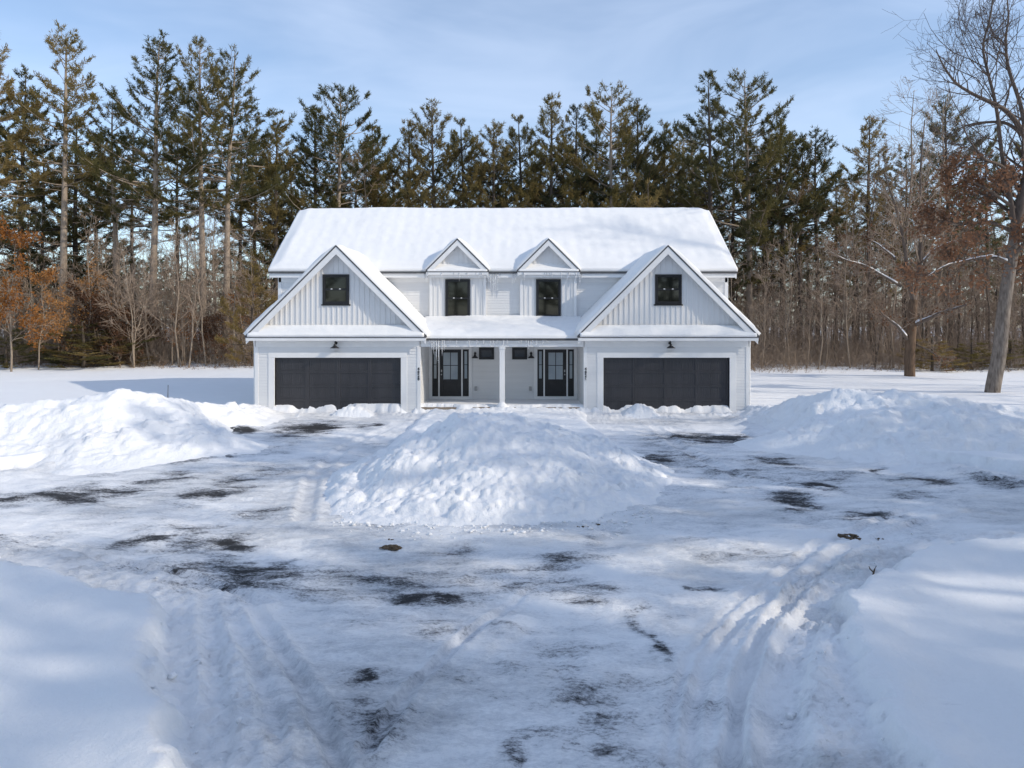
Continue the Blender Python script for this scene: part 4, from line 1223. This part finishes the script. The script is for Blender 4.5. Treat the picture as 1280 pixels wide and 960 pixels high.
for k in range(50):
    px = 900 + k * 10 + srng.uniform(-5, 5)
    sap(px, 62 + srng.random() * 30, k, srng.uniform(0.7, 1.1), 'dark bare trunk far back in the woods right of the house', 'bare trees deep in the woods on the right', True, 'bare_tree')
for k in range(10):
    px = 330 + k * 62 + srng.uniform(-10, 10)
    sap(px, 56 + srng.random() * 10, k, srng.uniform(0.9, 1.1), 'bare tree behind the house with twigs level with the roof', 'bare trees behind the house', True, 'bare_tree')
# tall bare maples with a fan of twigs above the right woods
FAN = bare_mesh(71, 19, 0.16, BARK_SAP, TWIG, 0.0, 26, .38, .30, 1, key='_fan', maxl=3)
for px, yt, D, lab in ((1140, 112, 52, 'tall bare maple with a fan of fine twigs above the right woods'), (1172, 128, 55, 'bare maple crown behind the oak, right of the twig fan'), (1060, 245, 54, 'bare grey maple leaning in front of the narrow pine right of the house')):
    top = CAM_H + (HY - yt) * D / F
    put_tree('bare_maple', FAN, (px - CX) * D / F, D, GZF, lab, 'tree', 'tall bare maples on the right', srng.uniform(0, 6), (top - GZF) / 19.0)

# beeches that kept their orange leaves, rusty shrubs
BEECH = bare_mesh(81, 9, 0.07, BARK_SAP, TWIG, 0.02, 20, .12, .34, 1, LEAF_OR, 3, 0.11, 3, key='_beech')
RUST = bare_mesh(82, 5, 0.045, BARK_SAP, TWIG, 0.0, 10, .08, .45, 3, LEAF_RU, 3, 0.09, 3, key='_rust', kids=4)
OKS = bare_mesh(83, 8, 0.06, BARK_SAP, TWIG, 0.03, 18, .12, .36, 1, LEAF_OR, 2, 0.09, 3, key='_oaks')
put_tree('beech_tree', BEECH, (14 - CX) * 45 / F, 45, GZF, 'small beech with bright orange leaves at the left edge of the photo', 'tree', 'leafy brown trees', 0.4, 1.0)
put_tree('beech_tree', BEECH, (48 - CX) * 46.5 / F, 46.5, GZF, 'orange leaved beech just right of the one at the left edge', 'tree', 'leafy brown trees', 2.4, 0.72)
put_tree('oak_shrub', OKS, (298 - CX) * 52 / F, 52, GZF, 'tan leaved young oak beside the left end of the house', 'tree', 'leafy brown trees', 1.2, 0.8)
put_tree('oak_shrub', RUST, (112 - CX) * 50 / F, 50, GZF, 'rust leaved shrub behind the green bush left of the house', 'shrub', 'leafy brown trees', 1.0, 1.15)
for px_, D_, sc_, lib_, lab_ in ((78, 48.8, 0.75, OKS, 'small orange oak shrub at the foot of the long bare pine trunk on the left'), (182, 51, 0.85, RUST, 'rust leaved shrub just left of the third big pine trunk'),
                                 (232, 50.5, 0.6, OKS, 'short tan leaved shrub among the saplings beside the curved pine trunk'), (266, 51.5, 0.8, RUST, 'rust brown shrub between the last two tall pines left of the house'),
                                 (122, 51, 1.0, OKS, 'orange leaved young oak rising behind the green bush on the left')):
    put_tree('oak_shrub', lib_, (px_ - CX) * D_ / F, D_, GZF, lab_, 'shrub', 'leafy brown trees', px_ * 0.7, sc_)
put_tree('oak_shrub', RUST, (150 - CX) * 49.5 / F, 49.5, GZF, 'reddish leaved shrub by the forked pale sapling', 'shrub', 'leafy brown trees', 2.0, 0.9)

# ------------------------------------------------------------------ the two big trees on the right, limbs laid out one by one
def big_tree(name, limbs, D, label, bark, twig, leafm, seed, leafper, leafsize, kids=5, sublen=0.5, group=None, subdens=1.0):
    rs = np.random.RandomState(seed)
    base = at(limbs[0][0][0][0], limbs[0][0][0][1], D); base[2] = gz(base[0], base[1]) - 0.1
    root = empty(name, tuple(base)); tag(root, label, 'tree', group)
    tk, lk, out, leaf, snow = [], [], [], [], []
    for (pts, r_a, r_b, snowy, depth) in limbs:
        n = len(pts)
        P = np.array([at(p[0], p[1], D + depth * (k / max(n - 1, 1)) ** 1.2) for k, p in enumerate(pts)]) - base
        # subdivide
        tt = np.linspace(0, n - 1, (n - 1) * 4 + 1)
        P = np.stack([np.interp(tt, np.arange(n), P[:, j]) for j in range(3)], 1)
        P[1:-1] += rs.normal(0, 0.035, P[1:-1].shape)
        for _ in range(2): P[1:-1] = (P[:-2] + 2 * P[1:-1] + P[2:]) / 4
        r = np.linspace(r_a, r_b, len(P))
        (tk if not tk else lk).append((P, r, 10 if r_a > 0.1 else 6))
        L = np.linalg.norm(np.diff(P, axis=0), axis=1).sum()
        if r_a < 0.3:
            nb = int((3 + L * 1.5) * subdens)
            for k in range(nb):
                t = rs.uniform(0.2, 1.0); i = min(int(t * (len(P) - 1)), len(P) - 2)
                bd = unit(P[i + 1] - P[i]); s = unit(np.cross(bd, unit(rs.normal(0, 1, 3)))); ang = R(rs.uniform(25, 65))
                d = unit(bd * math.cos(ang) + s * math.sin(ang) + np.array([0, 0, 0.15]))
                grow(rs, P[i], d, L * sublen * rs.uniform(0.4, 0.9) * (1.15 - 0.6 * t), max(r[i] * 0.4, 0.012), 1, 3, out, leaf, 0.06, kids, 0.17, 0.006)
        if snowy:
            S = P.copy(); S[:, 2] += r * 0.8
            rr = np.maximum(r * 1.0, 0.055) * rs.uniform(0.6, 1.2, len(r)); rr *= np.linspace(1.1, 0.25, len(r)); rr[-1] = 0.005
            snow.append((S[1:], rr[1:], 8))
    v, f = tube_arrays(tk); mobj('trunk', mesh_np(name + '_trunk', v, f, bark, True), root)
    v, f = tube_arrays(lk); mobj('limbs', mesh_np(name + '_limbs', v, f, LIMB, True), root)
    v, f = tube_arrays([(P, r, 4 if l == 1 else 3) for l, P, r in out]); mobj('branches', mesh_np(name + '_branches', v, f, twig), root)
    if leafper:
        lf = [leaf[i] for i in range(len(leaf)) if rs.rand() < leafper]
        lf = [q for q in lf if (q[0][2] + base[2]) < leafm[1]]
        v, f = leaves(lf, rs, 2, leafsize); mobj('leaves', mesh_np(name + '_leaves', v, f, leafm[0]), root)
    if snow:
        v, f = tube_arrays(snow); mobj('snow_cover', mesh_np(name + '_snow', v, f, SNOW_TWIG, True), root)
    return root
D1 = 31.5
big_tree('oak_tree', [
  ([(1238, 506), (1247, 455), (1254, 400), (1262, 345), (1268, 300)], 0.33, 0.24, False, 0),
  ([(1268, 300), (1276, 250), (1290, 190), (1300, 120)], 0.24, 0.14, False, 0.5),
  ([(1268, 300), (1262, 240), (1252, 190), (1247, 140), (1236, 95), (1228, 55), (1240, 5), (1250, -25)], 0.11, 0.025, False, -1.0),
  ([(1282, 165), (1276, 130), (1262, 90), (1256, 50), (1262, 20), (1258, -20)], 0.10, 0.02, False, 1.0),
  ([(1278, 165), (1262, 140), (1240, 128), (1215, 118), (1195, 105), (1178, 82), (1170, 62)], 0.12, 0.02, False, -2.0),
  ([(1290, 180), (1260, 152), (1225, 152), (1200, 160), (1180, 178)], 0.09, 0.02, False, 1.5),
  ([(1272, 225), (1250, 205), (1232, 200), (1212, 178), (1200, 150)], 0.09, 0.02, False, -2.5),
  ([(1264, 330), (1240, 320), (1215, 325), (1185, 330), (1160, 345)], 0.10, 0.02, True, -2.0),
  ([(1266, 290), (1235, 275), (1205, 280), (1175, 275), (1145, 285)], 0.10, 0.02, False, 2.0),
  ([(1268, 260), (1240, 240), (1215, 225), (1190, 222)], 0.08, 0.02, False, -1.0),
  ([(1265, 320), (1285, 300), (1310, 285)], 0.10, 0.03, False, -2.0),
  ([(1262, 345), (1275, 340), (1300, 330)], 0.08, 0.03, False, 1.0),
  ([(1290, 180), (1310, 130), (1320, 60)], 0.10, 0.03, False, 0.0),
 ], D1, 'leaning oak with pale bark and rusty leaves at the right edge behind the snow bank', BARK_OAK, TWIG_O, (LEAF_RU, 10.8), 91, 0.62, 0.10, 5, 0.5, subdens=1.5)
D2 = 41.0
big_tree('maple_tree', [
  ([(1137, 480), (1138, 440), (1140, 400), (1142, 375)], 0.31, 0.24, False, 0),
  ([(1142, 375), (1150, 330), (1152, 280), (1150, 220), (1156, 150)], 0.17, 0.03, False, 1.0),
  ([(1142, 378), (1134, 345), (1132, 310), (1120, 260), (1105, 215)], 0.15, 0.03, False, -1.5),
  ([(1140, 408), (1160, 398), (1182, 390), (1208, 381)], 0.13, 0.05, True, -2.5),
  ([(1135, 425), (1122, 408), (1110, 398), (1100, 389)], 0.10, 0.035, True, -1.5),
  ([(1126, 358), (1105, 345), (1082, 332), (1060, 325), (1034, 313)], 0.085, 0.02, True, -2.0),
  ([(1120, 325), (1112, 318), (1098, 305), (1078, 296)], 0.075, 0.02, True, 1.0),
  ([(1140, 350), (1132, 342), (1128, 337)], 0.07, 0.03, True, -1.0),
  ([(1145, 430), (1160, 436), (1175, 448), (1190, 465)], 0.06, 0.01, False, -2.0),
  ([(1150, 330), (1168, 312), (1190, 300), (1225, 305)], 0.07, 0.02, True, -1.5),
  ([(1152, 290), (1168, 262), (1180, 230)], 0.07, 0.02, False, 1.5),
  ([(1140, 372), (1141, 355), (1140, 340)], 0.06, 0.05, True, -1.2),
 ], D2, 'bare brown maple with thick snow lying along its limbs, right of the house', BARK_BROWN, TWIG, (LEAF_RU, 12), 95, 0.10, 0.09, 5, 0.45, subdens=1.3)

# ------------------------------------------------------------------ brush and far woods
def brush(name, n, xr, yr, hr, seed, matl, clear=None, label=None, rad=0.009):
    rs = np.random.RandomState(seed); P = []
    for k in range(n):
        x = rs.uniform(*xr); y = rs.uniform(*yr)
        if clear and clear(x, y): continue
        cl = float(vnoise(np.array([x * 0.35]), np.array([y * 0.35]), seed)[0])
        if rs.rand() > cl * 1.6: continue
        for st in range(rs.randint(2, 5)):
            h = rs.uniform(*hr) * (0.25 + 1.3 * cl * rs.rand()); a = rs.rand() * 6.28; ln = rs.uniform(0.05, 1.1)
            p0 = np.array([x, y, GZF]); d = unit(np.array([math.cos(a) * ln, math.sin(a) * ln, 1.0]))
            q = [p0]
            for s in range(3):
                d = unit(d + rs.normal(0, 0.33, 3)); q.append(q[-1] + d * h / 3)
            P.append((np.array(q), np.array([rad, rad * 0.8, rad * 0.6, rad * 0.4]), 3))
            for s in range(6):
                i = rs.randint(1, 4); dd = unit(d + rs.normal(0, 0.8, 3)); L = min(h, 3.5) * rs.uniform(0.15, 0.45)
                P.append((np.array([q[i], q[i] + dd * L * 0.5, q[i] + unit(dd + [0, 0, 0.3]) * L]), np.array([rad * 0.6, rad * 0.5, rad * 0.3]), 3))
    v, f = tube_arrays(P)
    o = mobj(name, mesh_np(name, v, f, matl))
    tag(o, label, 'undergrowth', kind='stuff'); return o
brush('underbrush', 3000, (-46, -14), (49.5, 60), (0.8, 5.0), 1, TWIG, None, 'tangle of bare brown brush under the trees left of the house')
brush('underbrush', 3600, (15, 50), (46, 60), (0.8, 5.0), 2, TWIG, None, 'tangle of bare brown brush under the trees right of the house')
brush('underbrush', 4200, (-70, 75), (60, 95), (2.0, 7.0), 3, TWIG_D, None, 'dim bare brush deep in the woods behind the house', 0.014)
brush('dry_weeds', 260, (-44, -14), (47.5, 50), (0.3, 0.9), 4, GRASS, None, 'dry brown weeds poking from the snow at the edge of the woods', 0.007)
brush('dry_weeds', 200, (15, 45), (44, 47), (0.3, 0.8), 5, GRASS, None, 'dry weeds poking from the snow in front of the right woods', 0.007)

# ------------------------------------------------------------------ trees outside the frame that shade the drive
def unseen(x, y, kind, v, h, label, rz):
    sc = h / MESH_H[kind][v]
    put_tree('pine_tree', PINES[kind][v], x, y, 0.25, label, 'tree', 'pines behind the photographer', rz, sc, sxy=(0.5 * sc + 0.5))
brng = random.Random(21)
SHADE = [(32, -7, 'tall', 0, 24), (38, -8.5, 'dead', 1, 23), (28, -9, 'full', 0, 24), (37, -7, 'tall', 1, 26), (34, -13, 'full', 1, 25), (30, -16, 'tall', 2, 25),
         (42, -2, 'dead', 1, 25), (45, -9, 'full', 2, 26), (38, -19, 'full', 0, 25), (46, -16, 'tall', 1, 26), (26, -20, 'full', 2, 23),
         (21, -7, 'full', 0, 20), (18, -11, 'tall', 2, 21), (24, -14, 'full', 1, 24), (16, -16, 'full', 0, 19),  (37, 6, 'full', 0, 22), (31, 10.5, 'full', 2, 16.5), (30, 5.8, 'full', 0, 24.5), (34, 3.0, 'full', 1, 26.5), (26, -4.8, 'dead', 1, 18), (13, -20, 'full', 2, 19)]
for x, y, k, v, h in SHADE:
    unseen(x, y, k, v, h, 'tall pine standing out of view to the right of the photographer', brng.uniform(0, 6.28))
for i in range(16):
    unseen(-45 + i * 6 + brng.uniform(-2, 2), -30 - brng.uniform(0, 14), ('full', 'tall', 'dead')[i % 3], i % 2, brng.uniform(20, 26), 'pine standing out of view far behind the photographer', brng.uniform(0, 6.28))
for i, (x, y, s) in enumerate([(27, 0.5, 1.1), (36, 7, 1.3), (33, 10.5, 1.25), (38, 13, 1.4), (29, 12, 1.1), (42, 18, 1.65), (46, 10, 1.5), (36, 24, 1.2), (44, 28, 1.3), (40, 34, 1.2), (50, 22, 1.4), (33, 18, 1.0)]):
    put_tree('bare_maple', FAN, x, y, 0.25, 'tall bare maple standing out of view beyond the right bank', 'tree', 'bare trees outside the photo on the right', i * 1.3, s * 0.95)

# ------------------------------------------------------------------ small things on the snow
def lumps(name, spots, seed, matl, rmin, rmax, flat=0.7):
    rs = np.random.RandomState(seed)
    import bmesh
    bm0 = bmesh.new(); bmesh.ops.create_icosphere(bm0, subdivisions=2, radius=1)
    SV = np.array([v.co[:] for v in bm0.verts]); SF = np.array([[v.index for v in f.verts] for f in bm0.faces]); bm0.free()
    Vs, Fs, off = [], [], 0
    for (x, y, z) in spots:
        r = rs.uniform(rmin, rmax) if rs.rand() < 0.3 else rs.uniform(rmin, rmin + (rmax - rmin) * 0.35)
        ph = rs.rand(3) * 10
        dsp = 1 + 0.22 * np.sin(SV[:, 0] * 4 + ph[0]) * np.sin(SV[:, 1] * 5 + ph[1]) + 0.2 * np.sin(SV[:, 2] * 6 + ph[2]) + rs.normal(0, 0.07, len(SV))
        V = SV * dsp[:, None] * r * np.array([rs.uniform(0.8, 1.4), rs.uniform(0.8, 1.3), flat])
        Vs.append(V + np.array([x, y, z + r * 0.25])); Fs.append(SF + off); off += len(SV)
    return np.concatenate(Vs), np.concatenate(Fs)
crs = np.random.RandomState(77)
spots = []
while len(spots) < 520:
    k = crs.rand()
    if k < 0.25:
        x, y = crs.uniform(1.9, 6.5), crs.uniform(4.5, 11)
    elif k < 0.38:
        x, y = crs.uniform(-7, -1.5), crs.uniform(4.5, 11)
    else:
        a = crs.uniform(-1.7, 1.7); x, y = a * 1.7 - 0.3, 11.7 + 0.25 * a * a + crs.normal(0, 0.35)
    z, fld, sdd = ground_z(np.array([x]), np.array([y]))
    if k < 0.38 and not (-0.75 < sdd[0] < 0.05): continue
    spots.append((x, y, float(z[0])))
v, f = lumps('snow_crumbs', spots, 5, SNOW_PILE, 0.008, 0.040)
tag(mobj('snow_crumbs', mesh_np('snow_crumbs', v, f, SNOW_PILE, False)), 'loose crumbs of broken snow along the plowed edges', 'snow crumbs', kind='stuff')

def dirt(px, py, w, h, n, label, seed, rmin=0.02, rmax=0.06):
    x, y = gp(px, py)
    rs = np.random.RandomState(seed)
    sp = []
    for k in range(n):
        dx, dy = rs.normal(0, w / 2), rs.normal(0, h / 2)
        sp.append((dx, dy, 0.0))
    v, f = lumps('dirt_clump', sp, seed, DIRT, rmin * 0.7, rmax * 0.85, 0.4)
    o = mobj('dirt_clump', mesh_np('dirt_clump', v, f, DIRT, False)); o.location = (x, y, gz(x, y) + 0.005)
    tag(o, label, 'dirt clump', 'dirt clumps on the drive')
dirt(486, 685, 0.17, 0.10, 40, 'flat tan dirt clump on the drive in front of the central snow pile', 1, 0.02, 0.06)
dirt(490, 675, 0.05, 0.03, 4, 'small dark stone just behind the flat tan dirt clump', 2, 0.02, 0.035)
dirt(1063, 674, 0.15, 0.13, 34, 'dark brown dirt clump on the right part of the drive', 3, 0.02, 0.065)
dirt(748, 656, 0.06, 0.05, 6, 'small black stones at the right foot of the central snow pile', 4, 0.02, 0.04)
dirt(727, 659, 0.09, 0.05, 10, 'brown dirt bits at the right foot of the central snow pile', 5, 0.015, 0.03)
dirt(164, 576, 0.22, 0.2, 22, 'tan dirt clump near the foot of the left snow bank', 6, 0.03, 0.08)
dirt(1095, 672, 0.12, 0.08, 7, 'scattered dirt crumbs right of the dark brown clump', 7, 0.012, 0.025)
x, y = gp(1091, 722, 0.25)
v, f = tube_arrays([(np.array([(0, 0, -0.03), (0.02, 0, 0.05), (0.05, 0.01, 0.10)]), np.array([0.012, 0.01, 0.006]), 5), (np.array([(0.01, 0, 0.02), (-0.03, 0.01, 0.06), (-0.04, 0.02, 0.09)]), np.array([0.01, 0.008, 0.005]), 5)])
o = mobj('broken_twig', mesh_np('broken_twig', v, f, STAKE)); o.location = (x, y, gz(x, y)); tag(o, 'broken dark twig stuck in the edge of the right snow field', 'twig')
v, f = tube_arrays([(np.array([(0, 0, -0.5), (0.005, 0, 0.3), (0.01, 0, 0.66)]), np.array([0.012, 0.011, 0.010]), 6)])
o = mobj('marker_stake', mesh_np('marker_stake', v, f, STAKE)); o.location = (-11.4, 22.6, 0.82); tag(o, 'thin dark marker stake sticking up behind the left snow bank', 'stake')
